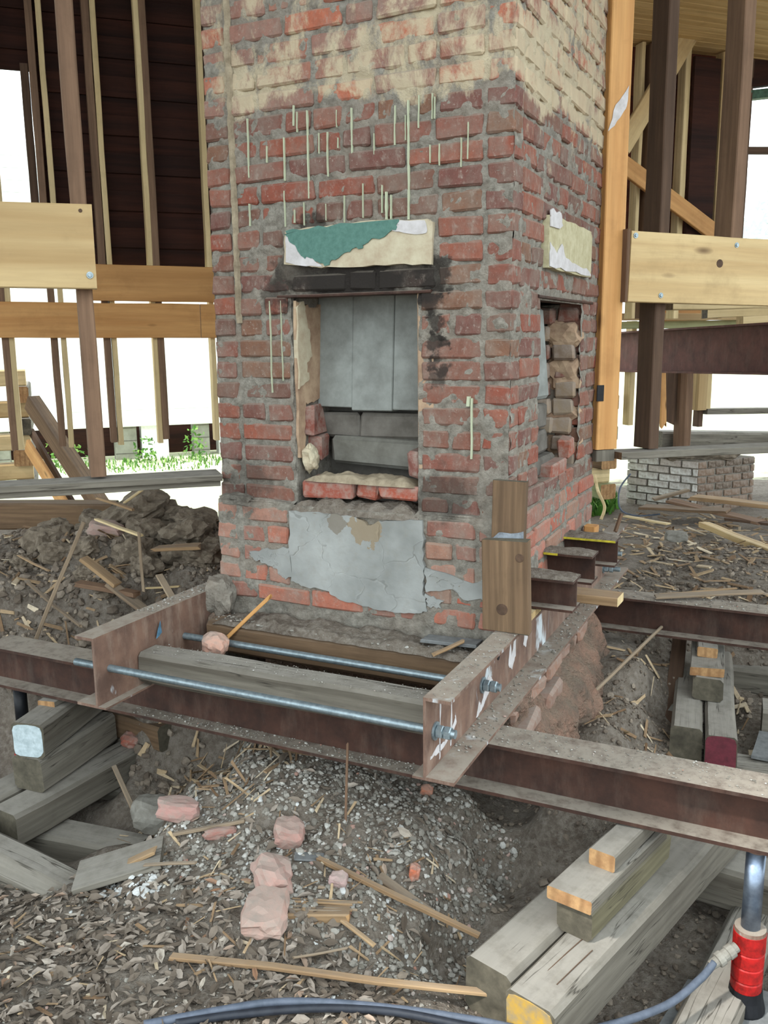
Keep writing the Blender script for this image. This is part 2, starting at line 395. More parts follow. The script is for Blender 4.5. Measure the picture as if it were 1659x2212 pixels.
col = chimney_coat(w, col); col = w.dust(col, .8, (140, 132, 120)); w.bump(w.math('ADD', n1, w.noise(p, 120, 3)), .45, .004); M['brick'] = w.out(col)
w = NB('mortar', .95); p = w.pos(); n1 = w.noise(p, 35, 6, .75)
col = w.mix(w.mr(n1, .35, .65), lin((143, 139, 129)), lin((100, 95, 87)))
col = w.mix(w.mr(w.noise(p, 5, 4), .45, .7, 0, .4), col, lin((134, 118, 104)))
col = chimney_coat(w, col, True); w.bump(w.math('ADD', n1, w.noise(p, 140, 3)), .6, .006); M['mortar'] = w.out(col)
w = NB('loose_brick', .95); p = w.pos(); o = w.obj(); base = w.ocol(); n1 = w.noise(o, 26, 6, .7)
col = w.mix(w.mr(n1, .4, .65, 0, .8), base, lin((150, 138, 128))); col = w.dust(col, .45, (150, 143, 134)); w.bump(n1, .5, .005); M['lbrick'] = w.out(col)
w = NB('mint_drip', .6); w.b.inputs['Base Color'].default_value = lin((172, 178, 152)); M['mint'] = w.m
w = NB('footing', .95); p = w.pos(); n1 = w.noise(p, 9, 7, .7); vd = w.vor(p, 11, 'DISTANCE_TO_EDGE')
col = w.mix(w.mr(n1, .35, .62), lin((156, 124, 106)), lin((116, 101, 89))); col = w.mix(w.mr(w.noise(p, 30, 5), .5, .7, 0, .6), col, lin((120, 108, 94)))
col = w.dust(col, .6, (136, 124, 108), 9); w.bump(w.math('ADD', n1, w.noise(p, 60, 4)), 1.0, .03); M['footing'] = w.out(col)
# earth, grass, litter
w = NB('earth', .97); p = w.pos(); n1 = w.noise(p, 6, 8, .7); n2 = w.noise(p, 45, 5, .7)
col = w.mix(w.mr(n1, .35, .65), lin((124, 115, 104)), lin((90, 80, 70)))
col = w.mix(w.mr(n2, .42, .68, 0, .65), col, lin((150, 143, 133)))
hv = w.vmath('DOT_PRODUCT', p, tuple(HV)); hu = w.vmath('DOT_PRODUCT', p, tuple(HU))
g = w.math('ADD', hv, w.mr(w.noise(p, 2, 4), .3, .7, -.5, .5))
grass = w.mix(w.noise(p, 30, 4), lin((190, 198, 150)), lin((222, 222, 200)))
col = w.mix(w.mr(g, 5.2, 5.6), col, grass)
w.bump(w.math('ADD', n1, n2), .9, .02); M['earth'] = w.out(col)
def island(name, stops, rough=.9, bump=0):
    w = NB(name, rough); r = w.island(); col = w.ramp(r, [(p, lin(c)) for p, c in stops])
    col = w.mix(w.mr(w.noise(w.pos(), 60, 4), .4, .7, 0, .5), col, w.mix(.55, col, lin((70, 62, 54))))
    return w.out(col)
M['leaf'] = island('dry_leaf', [(0, (84, 74, 64)), (.3, (108, 98, 87)), (.6, (130, 119, 107)), (.88, (156, 146, 135)), (.95, (184, 175, 162)), (1, (140, 104, 78))])
M['gravel'] = island('gravel', [(0, (112, 108, 99)), (.5, (142, 138, 129)), (.85, (164, 161, 153)), (.97, (196, 195, 189)), (1, (164, 116, 98))])
M['clod'] = island('clods', [(0, (92, 82, 72)), (.5, (118, 107, 95)), (1, (146, 135, 121))])
M['chips'] = island('wood_chips', [(0, (112, 88, 66)), (.4, (150, 126, 98)), (.75, (180, 158, 126)), (1, (208, 194, 170))])
M['shell'] = island('lime_lumps', [(0, (190, 192, 190)), (1, (214, 216, 214))])
M['grass'] = island('grass_blades', [(0, (56, 104, 36)), (.5, (88, 138, 52)), (1, (136, 172, 86))], .6)
M['foliage'] = island('foliage', [(0, (34, 76, 44)), (.5, (58, 104, 66)), (1, (96, 140, 96))], .6)
w = NB('clod_single', .97); p = w.obj(); n1 = w.noise(p, 22, 7, .7); col = w.mix(w.mr(n1, .35, .65), lin((134, 123, 108)), lin((92, 82, 70))); w.bump(n1, .8, .01); M['clod1'] = w.out(col)

# ================================================================== GROUND
CP = np.array([
 # foreground litter bank
 (-.74,-1.36,0),(-.36,-1.18,0),(.04,-1.0,-.01),(-.2,-1.6,0),(.6,-1.6,-.02),(-1.4,-1.5,-.03),(-1.21,-.95,-.08),(-.95,-.85,-.03),(-.77,-.76,.02),(-.44,-.62,.06),(-.24,-.60,.05),(-.05,-.60,.01),
 (.10,-.86,-.04),(.24,-.95,-.08),(.38,-1.08,-.10),(.8,-1.2,-.16),(1.2,-1.2,-.16),
 (.07,-.62,-.16),(.12,-.55,-.24),(.03,-.35,-.12),(.06,-.22,-.2),(-.04,-.30,.03),(-.02,.1,-.08),(-.20,-.08,.04),(-.32,-.06,.05),
 # heap below the near beam
 (-.71,-.34,.17),(-.77,-.46,.12),(-.78,-.59,.06),(-.60,-.27,.17),(-.44,-.25,.14),(-.35,-.4,.12),(-.2,-.35,.09),(-.55,-.42,.15),(-.15,-.45,.06),(-.5,.0,.2),(-.8,-.1,.2),(-.9,-.35,.05),(-1.0,-.2,0.0),
 # left crib pit
 (-1.08,-.45,-.15),(-1.05,-.62,-.10),(-1.18,-.18,-.14),(-1.3,-.5,-.22),(-1.5,-.5,-.25),(-1.7,-.6,-.22),(-1.5,-.2,-.2),(-1.9,-.5,-.1),(-1.2,-.8,-.16),(-1.6,-.9,-.14),(-2.2,-1,0),(-3,-1,.05),(-1.45,.02,.05),
 # left spoil heap
 (-1.7,-.12,.26),(-1.4,-.02,.32),(-2.1,-.2,.28),(-1.24,.08,.4),(-1.45,.36,.57),(-1.76,.21,.55),(-2.24,.08,.52),(-2.08,.42,.62),(-1.73,.81,.62),(-2.1,.75,.62),(-2.58,.5,.56),(-1.35,.7,.58),(-2.9,.2,.45),(-3.2,.5,.42),(-2.2,1.3,.45),(-1.5,1.4,.4),(-2.9,1.2,.35),(-2.6,1.8,.1),(-1.6,2.1,.1),(-3.6,1.0,.1),(-4.5,.5,0),
 # right pit with the jack
 (.4,-.5,-.27),(.6,-.24,-.27),(.8,-.36,-.25),(.9,-.7,-.24),(.4,-.1,-.27),(.5,.2,-.25),(.8,.1,-.25),(1.2,-.4,-.22),(.3,.3,-.2),
 # slope between the two beams
 (.24,.08,.10),(.25,.40,.16),(.28,.65,.16),(.22,.95,.20),(.36,.62,-.02),(.36,.9,-.02),(.45,.5,-.14),(.55,.9,-.2),(.5,1.3,-.16),(.75,.9,-.2),(1.0,.8,-.2),(.3,1.25,.1),(.75,1.35,-.1),(.14,1.2,.2),
 # ground behind the far beam
 (.2,1.6,.22),(.5,1.75,.21),(.9,1.8,.2),(.13,2.1,.22),(.5,2.6,.24),(.05,2.5,.22),(.8,3.0,.24),(0,3.5,.16),(.6,3.8,.13),(-.3,4.5,.06),(.3,4.7,.06),(-.55,5.2,0),(.3,5.6,0),(1.5,3,.15),(1.5,5,.0),(-1,3.2,.1),(-1.2,5,0),
 # round about
 (.8,-2.6,0),(2,-2,0),(-1,-2.6,0),(2.2,0,0),(2.2,1.5,.05),(-6,3,-.1),(-4,4,-.05),(-3,6,-.1),(-8,7,-.15),(-6.5,7.5,-.14),(0,9,-.1),(6,8,-.1),(6,2,0),(6,-4,0),(-6,-4,0),(0,-8,0),(-12,10,-.15),(0,20,-.15),(20,20,-.1),(-20,0,-.15),(20,-10,0),(-20,-20,0)])
def hraw(x, y):
    x = np.asarray(x, float); y = np.asarray(y, float); num = np.zeros_like(x); den = np.zeros_like(x)
    for cx, cy, cz in CP:
        wgt = 1/((x-cx)**2+(y-cy)**2+.0035)**2; num += wgt*cz; den += wgt
    return num/den
def ground_h(x, y):
    x = np.asarray(x, float); y = np.asarray(y, float)
    near = np.exp(-np.maximum(0, np.hypot(x+.6, y)-3)/1.5)
    heap = np.exp(-(((x+1.9)/.9)**2+((y-.5)/.7)**2))
    return hraw(x, y)+near*(.018*fbm(x*5, y*5, 3)+.010*fbm(x*18, y*18, 5, 3))+heap*(.035*fbm(x*8, y*8, 9)+.02*np.abs(fbm(x*22, y*22, 19, 3)))
def axis(a, b, d, lo, hi):
    mid = list(np.arange(a, b, d)); L = []; x = a; s = d
    while x > lo: s *= 1.22; x -= s; L.append(x)
    R = []; x = mid[-1]; s = d
    while x < hi: s *= 1.22; x += s; R.append(x)
    return np.array(L[::-1]+mid+R)
gx, gy = axis(-3.0, 1.3, .018, -60, 60), axis(-1.7, 2.2, .018, -30, 70)
GX, GY = np.meshgrid(gx, gy); GZ = ground_h(GX, GY); nx_, ny_ = len(gx), len(gy)
vv = np.stack([GX.ravel(), GY.ravel(), GZ.ravel()], 1)
ii = np.arange(nx_*ny_).reshape(ny_, nx_)
ff = np.stack([ii[:-1, :-1].ravel(), ii[:-1, 1:].ravel(), ii[1:, 1:].ravel(), ii[1:, :-1].ravel()], 1).tolist()
tag(mobj('ground', vv, ff, M['earth'], smooth=True, ctr=False), 'grey-brown dug earth, heaped and pitted around the chimney', 'ground', kind='structure')
def gz(x, y): return float(ground_h(np.array([x]), np.array([y]))[0])

# ================================================================== CHIMNEY
CH = empty('chimney', (-.53, .58, .5))
tag(CH, 'tall red brick chimney stack held in steel clamps, two small bricked fireplaces', 'chimney')
FO = (-.75, -.30, .945, 1.63)      # front fireplace opening: x0,x1,z0,z1
RO = (.31, .88, .98, 1.615)        # right fireplace opening: y0,y1,z0,z1
def mort(a, z, s): return .0050-.0125*fbm(a*28, z*28, s, 4)-.0045*fbm(a*9, z*9, s+9, 2)
g = .009; xs = np.arange(-1.056, -.003, g); zs = np.arange(.46, 3.0, g); ys = np.arange(.004, 1.164, g)
V = []; F = []
def sheet(us, ws, pos, keep):
    b0 = len(V); nu = len(us)
    for w_ in ws:
        for u_ in us: V.append(pos(u_, w_))
    for j in range(len(ws)-1):
        for i in range(nu-1):
            if keep((us[i]+us[i+1])/2, (ws[j]+ws[j+1])/2): a = b0+j*nu+i; F.append((a, a+1, a+nu+1, a+nu))
XX, ZZ = np.meshgrid(xs, zs); MF = mort(XX, ZZ, 21)-np.where(ZZ < .95, .03, 0)
fi = {(round(x, 4), round(z, 4)): MF[j, i] for j, z in enumerate(zs) for i, x in enumerate(xs)}
YY, ZZ = np.meshgrid(ys, zs); MR = mort(YY, ZZ, 57)
ri = {(round(y, 4), round(z, 4)): MR[j, i] for j, z in enumerate(zs) for i, y in enumerate(ys)}
sheet(xs, zs, lambda x, z: (x, fi[(round(x, 4), round(z, 4))], z), lambda x, z: not (FO[0] < x < FO[1] and FO[2] < z < FO[3]))
sheet(ys, zs, lambda y, z: (-ri[(round(y, 4), round(z, 4))], y, z), lambda y, z: not (RO[0] < y < RO[1] and RO[2] < z < RO[3]))
b0 = len(V)   # left, back, top, and upward continuation
for p_ in [(-1.054, .004, .46), (-1.054, 1.162, .46), (-.006, 1.162, .46), (-1.054, .004, 3.0), (-1.054, 1.162, 3.0), (-.006, 1.162, 3.0), (-.006, .006, 3.0)]: V.append(p_)
F += [(b0, b0+3, b0+4, b0+1), (b0+1, b0+4, b0+5, b0+2), (b0+3, b0+6, b0+5, b0+4)]
mobj('mortar', V, F, M['mortar'], CH, smooth=True)

PAL_UP = [(162, 98, 78), (150, 102, 86), (142, 104, 92), (170, 98, 74), (140, 101, 89)]
PAL_MID = [(124, 76, 64), (112, 72, 63), (131, 79, 64), (110, 76, 64), (137, 78, 61), (108, 68, 61), (122, 81, 68), (104, 72, 62), (118, 84, 66), (131, 71, 56)]
PAL_LOW = [(168, 102, 82), (150, 110, 92), (174, 112, 95), (144, 97, 84), (160, 118, 102), (160, 88, 70)]
nbrick = [0]; rest_v = []; rest_f = []
def add_brick(c, l, d, h, axis_='x', pal=None, parent=CH, single=True, tilt=.010, col=None, jit=.0032, cham=.006, name='brick', mat=None):
    nbrick[0] += 1; sd = nbrick[0]*13+5; r = random.Random(sd)
    v, f = chamfer_box(l, d, h, cham, jit, sd)
    R = Matrix.Rotation(r.uniform(-tilt, tilt), 4, 'Z') @ Matrix.Rotation(r.uniform(-tilt, tilt), 4, 'Y' if axis_ == 'x' else 'X')
    if axis_ == 'y': R = R @ Matrix.Rotation(math.pi/2, 4, 'Z')
    MM = Matrix.Translation(c) @ R
    if not single:
        b = len(rest_v); rest_v.extend([tuple(MM @ Vector(p)) for p in v]); rest_f.extend([tuple(i+b for i in q) for q in f]); return
    o = mobj(name, v, f, mat or M['brick'], parent, MM)
    o.color = lin(col or r.choice(pal)); return o
def split(a, b, r, head=.092, stre=.196, gap=.012, off=0):
    """lengths of bricks that fill a..b, mixed headers and stretchers"""
    out = []; x = a
    while x < b-.03:
        L = stre if r.random() < .72 else head
        L += r.uniform(-.008, .008)
        if off: L = off; off = 0
        if b-(x+L) < .055: L = b-x
        if L > .26: L = L/2-gap/2
        out.append((x, min(x+L, b))); x += L+gap
    return out
hB = .058
for k in range(-13, 19):
    z = 1.5+.07*k+.035; r = random.Random(k*31+400); pal = PAL_UP if z > 2.2 else (PAL_MID if z > .95 else PAL_LOW)
    front_vis = z < 2.56; right_vis = z < 2.78
    yb = -.03 if z < .95 else 0
    dz = lambda: r.uniform(-.002, .002)
    dep = .10
    # left header column and right corner column
    l0 = r.uniform(.082, .094)
    if not (z < .66): add_brick((-1.06+l0/2, yb+dep/2+r.uniform(-.002, .004), z+dz()), l0, dep, hB, 'x', pal, single=front_vis)
    cw = r.uniform(.078, .088)
    add_brick((-cw/2, yb+cw/2+.002, z+dz()), cw, cw, hB, 'x', pal, single=front_vis)
    # front field
    segs = [(-.955 if z > .95 else -.958, -.096)]
    if FO[2] < z < FO[3]: segs = [(-.955, -.762), (-.288, -.096)]
    if 1.71 < z < 1.85: segs = [(-.955, -.775), (-.235, -.096)]
    if .66 < z < .945: segs = [(-.955, -.770), (-.262, -.096)]
    if z < .66: segs = [(-1.05, -.096)]
    for (a, b) in segs:
        for (x0, x1) in split(a, b, r, off=r.choice([0, .09, .14])):
            if 1.63 < z < 1.71 and -.72 < (x0+x1)/2 < -.30: pp = [(52, 44, 40), (60, 50, 44)]
            else: pp = pal
            add_brick(((x0+x1)/2, yb+dep/2+r.uniform(-.0035, .003), z+dz()), x1-x0, dep, hB+r.uniform(-.004, .003), 'x', pp, single=front_vis)
    # right face field
    segs = [(.096, 1.163)]
    if RO[2] < z < RO[3]: segs = [(.096, .305), (.895, 1.163)]
    if 1.71 < z < 1.87: segs = [(.096, .312), (.935, 1.163)]
    if z < .66: segs = []
    for (a, b) in segs:
        for (y0, y1) in split(a, b, r, off=r.choice([0, .09, .14])):
            vis = right_vis and not (z < .8 and (y0+y1)/2 < .3)
            add_brick((-dep/2+r.uniform(-.003, .0035), (y0+y1)/2, z+dz()), y1-y0, dep, hB+r.uniform(-.004, .003), 'y', pal, single=vis)
    # left face, out of the photograph's sight
    for (y0, y1) in split(.11, 1.16, r): add_brick((-1.06+dep/2, (y0+y1)/2, z), y1-y0, dep, hB, 'y', pal, single=False)
o = mobj('brickwork', rest_v, rest_f, M['brick'], CH); o.color = lin((140, 80, 66)); tag(o, kind='stuff')

# plaster bead down the left header column
def strip(name, pts, wd, th, mat, parent, n=60, y0=-.002, seed=0, wavy=.004):
    (x0, z0), (x1, z1) = pts; v = []; f = []; n = max(3, n)
    for i in range(n+1):
        t = i/n; z = z0+(z1-z0)*t; x = x0+(x1-x0)*t+wavy*mn.noise(Vector((z*9, seed, 0)))
        ww = wd*(1+.5*mn.noise(Vector((z*40, seed, 3)))); tt = th*(1+.6*mn.noise(Vector((z*30, seed, 7))))
        v += [(x-ww/2, y0+.004, z), (x-ww*.3, y0-tt, z), (x+ww*.3, y0-tt, z), (x+ww/2, y0+.004, z)]
        if i:
            b = (i-1)*4
            for q in range(3): f.append((b+q, b+q+1, b+q+5, b+q+4))
    n4 = n*4; f += [(3, 2, 1, 0), (n4, n4+1, n4+2, n4+3)]
    return v, f
v, f = strip('bead', ((-.953, 1.55), (-.957, 2.62)), .022, .007, None, None, 120, -.003, 3, .008)
mobj('mortar_bead', v, f, M['crust'], CH)
# mint and cream paint runs
DR = [(-.891, 2.19, 2.01, .006), (-.895, 1.93, 1.86, .006), (-.821, 2.10, 2.05, .006), (-.757, 2.12, 1.99, .007), (-.76, 1.96, 1.85, .005), (-.718, 2.21, 2.15, .008), (-.706, 2.19, 2.13, .005), (-.67, 2.19, 1.93, .008), (-.63, 2.12, 2.06, .004), (-.60, 2.12, 1.99, .006), (-.565, 2.18, 2.13, .004), (-.563, 2.10, 2.07, .004), (-.515, 2.18, 2.05, .007), (-.48, 1.96, 1.86, .004),
      (-.44, 2.10, 2.04, .004), (-.401, 1.93, 1.85, .012), (-.415, 1.95, 1.87, .006), (-.385, 1.92, 1.85, .007), (-.371, 2.17, 2.06, .006), (-.327, 2.18, 1.845, .009), (-.336, 2.14, 2.07, .004), (-.294, 2.19, 2.1, .005), (-.25, 2.19, 2.12, .005), (-.243, 2.18, 2.12, .004), (-.257, 2.05, 2.0, .005), (-.228, 2.05, 1.99, .005), (-.121, 1.315, 1.13, .009), (-.132, 1.32, 1.29, .02), (-.725, 1.90, 1.86, .005), (-.69, 1.92, 1.85, .004), (-.83, 1.62, 1.32, .005), (-.787, 1.62, 1.36, .003), (-.545, 1.93, 1.85, .004), (-.61, 1.91, 1.86, .004), (-.16, 2.06, 1.98, .005), (-.14, 2.1, 2.0, .004)]
VV, FF = [], []
for i, (x, z1, z0, wd_) in enumerate(DR):
    v, f = strip('d', ((x, z0), (x+.001, z1)), wd_*.75, .0026, None, None, int((z1-z0)/.012)+3, -.0045, i, .0025); b = len(VV); VV += v; FF += [tuple(q+b for q in t) for t in f]
tag(mobj('paint_drips', VV, FF, M['mint'], CH), 'runs of mint and cream paint down the bricks', kind='stuff')

XZ = Matrix.Identity(4)
def facemat(y): return Matrix.Translation((0, y, 0))
# front plaster panel over the fireplace
pp = prism('plaster_panel', [(-.763, 1.733), (-.757, 1.838), (-.62, 1.843), (-.45, 1.848), (-.262, 1.842), (-.246, 1.83), (-.25, 1.712), (-.40, 1.716), (-.60, 1.716), (-.66, 1.722)], .035, M['plaster'], facemat(.022), CH, .0025, 3, 4)
prism('white_skim', [(-.756, 1.738), (-.752, 1.828), (-.70, 1.80), (-.66, 1.75), (-.62, 1.718), (-.68, 1.724)], .0025, M['skim'], facemat(-.0135), pp, .002, 5, 3)
prism('white_skim', [(-.385, 1.815), (-.37, 1.842), (-.268, 1.838), (-.262, 1.80), (-.32, 1.802)], .0025, M['skim'], facemat(-.0135), pp, .003, 6, 3)
prism('green_paint', [(-.753, 1.82), (-.752, 1.836), (-.60, 1.842), (-.355, 1.845), (-.36, 1.822), (-.395, 1.80), (-.45, 1.79), (-.48, 1.772), (-.53, 1.762), (-.57, 1.742), (-.607, 1.725), (-.65, 1.742), (-.69, 1.752), (-.72, 1.79)], .004, M['greenpaint'], facemat(-.0135), pp, .005, 8, 4)
# right plaster panel
YZ = Matrix(((0, -1, 0, 0), (1, 0, 0, 0), (0, 0, 1, 0), (0, 0, 0, 1)))    # local x -> world y, local -y -> world +x
pr_ = prism('plaster_panel', [(.325, 1.715), (.32, 1.875), (.60, 1.88), (.90, 1.882), (.928, 1.86), (.925, 1.715), (.6, 1.712)], .038, M['plaster_y'], Matrix.Translation((-.022, 0, 0)) @ YZ, CH, .003, 4, 4)
prism('white_skim', [(.33, 1.718), (.33, 1.79), (.42, 1.765), (.48, 1.80), (.53, 1.755), (.70, 1.745), (.88, 1.738), (.915, 1.72), (.6, 1.716)], .0025, M['skim'], Matrix.Translation((.017, 0, 0)) @ YZ, pr_, .004, 9, 3)
prism('white_skim', [(.325, 1.84), (.32, 1.89), (.45, 1.895), (.47, 1.85)], .004, M['skim'], Matrix.Translation((.017, 0, 0)) @ YZ, pr_, .006, 10, 3)
# iron lintel bars
lumber('lintel_bar', (-.80, .045, 1.634), (-.255, .045, 1.634), .10, .010, M['steel_dk'], parent=CH, c=.002, wob=.001)
lumber('lintel_bar', (-.045, .27, 1.622), (-.045, 1.03, 1.622), .10, .010, M['steel_dk'], parent=CH, c=.002, wob=.001)
# ---- front firebox
def box_mesh(name, x0, x1, y0, y1, z0, z1, mat, parent, c=.006, j=.003, seed=1, rot=0, rx=0, col=None):
    v, f = chamfer_box(x1-x0, y1-y0, z1-z0, c, j, seed)
    MM = Matrix.Translation(((x0+x1)/2, (y0+y1)/2, (z0+z1)/2)) @ Matrix.Rotation(rot, 4, 'Z') @ Matrix.Rotation(rx, 4, 'X')
    o = mobj(name, v, f, mat, parent, MM)
    if col: o.color = lin(col)
    return o
box_mesh('firebox_back', -.80, -.26, .24, .30, .90, 1.66, M['render_dk'], CH, seed=3)
box_mesh('firebox_ceiling', -.80, -.26, .10, .30, 1.64, 1.67, M['render_dk'], CH, seed=4)
for i, (a, b, z0) in enumerate(((-.745, -.615, 1.262), (-.610, -.462, 1.252), (-.456, -.25, 1.258))):
    box_mesh('back_slab', a-.0028, b+.0028, .165, .225, z0, 1.66, M['render'], CH, .003, .001, 20+i, 0, -.07)
for i, (a, b, z0, z1) in enumerate(((-.745, -.60, 1.16, 1.245), (-.595, -.25, 1.158, 1.245))):
    box_mesh('back_slab', a, b, .175, .24, z0, z1, M['render_dk'], CH, .010, .004, 30+i)
box_mesh('back_slab', -.70, -.31, .155, .24, 1.062, 1.156, M['render_md'], CH, .012, .008, 33)
box_mesh('jamb', -.80, -.747, .01, .26, .94, 1.635, M['mortar'], CH, .004, .003, 41)
box_mesh('jamb', -.303, -.25, .01, .26, .94, 1.635, M['jamb'], CH, .004, .003, 42)
JP = Matrix(((0, -1, 0, -.748), (1, 0, 0, 0), (0, 0, 1, 0), (0, 0, 0, 1)))
prism('jamb_plaster', [(.012, 1.10), (.010, 1.30), (.014, 1.62), (.10, 1.60), (.19, 1.61), (.20, 1.45), (.19, 1.30), (.13, 1.285), (.06, 1.28), (.05, 1.19), (.055, 1.10)], .010, M['jamb'], JP, CH, .006, 12, 4)
prism('jamb_plaster', [(.012, 1.33), (.010, 1.60), (.05, 1.615), (.07, 1.56), (.09, 1.50), (.10, 1.44), (.06, 1.41), (.08, 1.36)], .016, M['plaster'], JP, CH, .006, 13, 4)
lump('plaster_lump', (-.725, .06, 1.095), (.05, .08, .09), M['plaster'], (0, 0, .3), .45, 5, .4, CH)
for i, (y0, y1, z0, z1) in enumerate(((.055, .175, 1.175, 1.272), (.09, .17, 1.085, 1.165))):
    box_mesh('jamb_brick', -.77, -.722+.01*i, y0, y1, z0, z1, M['lbrick'], CH, .006, .006, 50+i, .1, 0, (126, 76, 66))
box_mesh('jamb_brick', -.345, -.295, .01, .10, 1.06, 1.14, M['lbrick'], CH, .008, .006, 53, 0, 0, (118, 74, 66))
for i, (a, b) in enumerate(((-.728, -.535), (-.528, -.446), (-.441, -.300))):
    box_mesh('hearth_brick', a, b, .0+.012*(i == 1), .12, .974+.003*i, 1.034-.004*i, M['lbrick'], CH, .007, .006, 60+i, (.02, -.05, .03)[i], (.03, 0, -.03)[i], ((142, 78, 64), (146, 82, 66), (150, 80, 63))[i])
# mortar crust left on the hearth bricks, loose dirt under them
def crust(name, x0, x1, y0, y1, z, amp, mat, parent, seed, edge=.3, res=.008):
    nu = max(4, int((x1-x0)/res)); nv = max(4, int((y1-y0)/res)); X, Y = np.meshgrid(np.linspace(x0, x1, nu), np.linspace(y0, y1, nv))
    ex = np.minimum(X-x0, x1-X); ey = np.minimum(Y-y0, y1-Y); e = np.clip(np.minimum(ex/(edge*(x1-x0)*.5+1e-6), ey/(edge*(y1-y0)*.5+1e-6)), 0, 1)**.6
    Z = z+e*amp*(1+.8*fbm(X*22, Y*22, seed, 4))
    X = X+.006*fbm(X*30, Y*30, seed+3); Y = Y+.008*fbm(X*26, Y*26, seed+5)
    v = np.stack([X.ravel(), Y.ravel(), Z.ravel()], 1); i_ = np.arange(nu*nv).reshape(nv, nu)
    f = np.stack([i_[:-1, :-1].ravel(), i_[:-1, 1:].ravel(), i_[1:, 1:].ravel(), i_[1:, :-1].ravel()], 1).tolist()
    return mobj(name, v, f, mat, parent, None, True)
crust('mortar_crust', -.715, -.31, -.006, .10, 1.027, .022, M['crust'], CH, 4)
crust('hearth_dirt', -.76, -.275, -.035, .16, .925, .035, M['earth'], CH, 8)
# cement patch on the base
prism('cement_patch', [(-.757, .925), (-.62, .93), (-.50, .925), (-.46, .90), (-.40, .925), (-.27, .932), (-.265, .80), (-.268, .70), (-.25, .64), (-.30, .622), (-.40, .618), (-.52, .632), (-.58, .64), (-.62, .662), (-.70, .668), (-.757, .68), (-.762, .80)], .020, M['cement'], facemat(-.018), CH, .004, 14, 5)
prism('cement_smear', [(-.93, .775), (-.84, .785), (-.76, .80), (-.758, .69), (-.79, .685), (-.82, .72), (-.87, .735), (-.92, .745)], .006, M['cement'], facemat(-.029), CH, .006, 15, 4)
prism('cement_smear', [(-.262, .78), (-.10, .75), (-.04, .76), (-.045, .70), (-.13, .69), (-.17, .72), (-.26, .70)], .006, M['cement'], facemat(-.029), CH, .006, 16, 4)
prism('cement_smear', [(-.262, .69), (-.20, .68), (-.21, .655), (-.25, .65)], .006, M['cement'], facemat(-.029), CH, .006, 17, 4)
lump('broken_shoulder', (-.985, -.002, .945), (.12, .06, .045), M['mortar'], (0, 0, 0), .4, 8, .6, CH)
lump('broken_shoulder', (-.85, -.008, .945), (.17, .035, .022), M['mortar'], (0, 0, 0), .4, 9, .6, CH)
lump('broken_shoulder', (-.17, -.008, .945), (.2, .035, .022), M['mortar'], (0, 0, 0), .4, 10, .6, CH)
lump('corner_rubble', (-1.04, -.05, .60), (.10, .12, .14), M['mortar'], (0, 0, .3), .35, 11, .6, CH)
lump('corner_rubble', (-1.05, -.06, .50), (.09, .10, .10), M['footing'], (0, .3, .3), .35, 12, .6, CH)
# ---- right firebox
box_mesh('firebox_back', -.26, -.20, .28, .92, .94, 1.64, M['render_dk'], CH, seed=70)
box_mesh('jamb', -.22, -.012, .26, .31, .95, 1.615, M['jamb'], CH, .004, .003, 71)
box_mesh('jamb', -.22, -.03, .90, .95, .95, 1.615, M['mortar'], CH, .004, .003, 72)
for k in range(9):
    z = .98+.07*k; rk = random.Random(k+70)
    for q in range(2):
        add_brick((-.065-.09*q+rk.uniform(-.01, .01), .905-rk.uniform(0, .035)+.03*(q == 0), z+.035), .085, .09, .06, 'x', [(140, 122, 102), (126, 108, 92), (148, 132, 112), (124, 82, 70)], name='jamb_brick', mat=M['lbrick'], tilt=.03, jit=.004, cham=.008)
for k, (z, q) in enumerate(((1.50, .10), (1.36, .13), (1.20, .09), (1.08, .10))): lump('jamb_plaster', (-.07, .885+.01*k, z), (.13, .05, q), M['jamb'], (0, 0, 0), .45, 15+k, .4, CH)
for i, (y0, y1, z0, z1, x) in enumerate(((.30, .62, 1.27, 1.60, -.10), (.30, .66, 1.17, 1.262, -.07), (.30, .48, 1.08, 1.162, -.06), (.485, .68, 1.08, 1.162, -.065), (.31, .72, 1.0, 1.07, -.05))):
    v, f = chamfer_box(.08, y1-y0, z1-z0, .01, .005, 80+i)
    mobj('back_slab', v, f, M['render' if i == 0 else 'render_dk'], CH, Matrix.Translation((x-.04, (y0+y1)/2, (z0+z1)/2)) @ Matrix.Rotation(-.28 if i == 0 else 0, 4, 'Z') @ Matrix.Rotation(-.10 if i == 0 else 0, 4, 'Y'))
add_brick((-.03, .80, 1.08), .09, .05, .07, 'y', [(146, 82, 64)], name='jamb_brick', mat=M['lbrick'], tilt=.2)
crust('hearth_dirt', -.16, .0, .31, .90, .95, .05, M['earth'], CH, 18)
add_brick((-.05, .62, 1.02), .19, .09, .055, 'y', [(138, 82, 68)], name='hearth_brick', mat=M['lbrick'], tilt=.06)
lump('corner_rubble', (-.04, .22, .70), (.11, .32, .20), M['mortar'], (0, 0, 0), .3, 24, .7, CH, ICO3)

# ================================================================== STEEL
def thing1(o, label, cat, group=None): return tag(o, label, cat, group)
# long I-beams that carry the clamps (top face at z .41)
def ibeam(name, p0, p1, h, b, tw, tf, mat, n=10): return section(name, p0, p1, iprof(h, b, tw, tf), mat, n=n)
thing1(ibeam('steel_beam', (-1.86, -.338, .335), (2.6, -.345, .335), .15, .13, .008, .010, M['steel_dk'], 30), 'long dark rusty I-beam running across under both clamps in front of the chimney', 'steel beam', 'carrying beams')
thing1(ibeam('steel_beam', (-1.62, 1.20, .335), (2.6, 1.20, .335), .15, .13, .008, .010, M['steel_dk'], 30), 'dark I-beam passing behind the chimney, debris on its flange', 'steel beam', 'carrying beams')
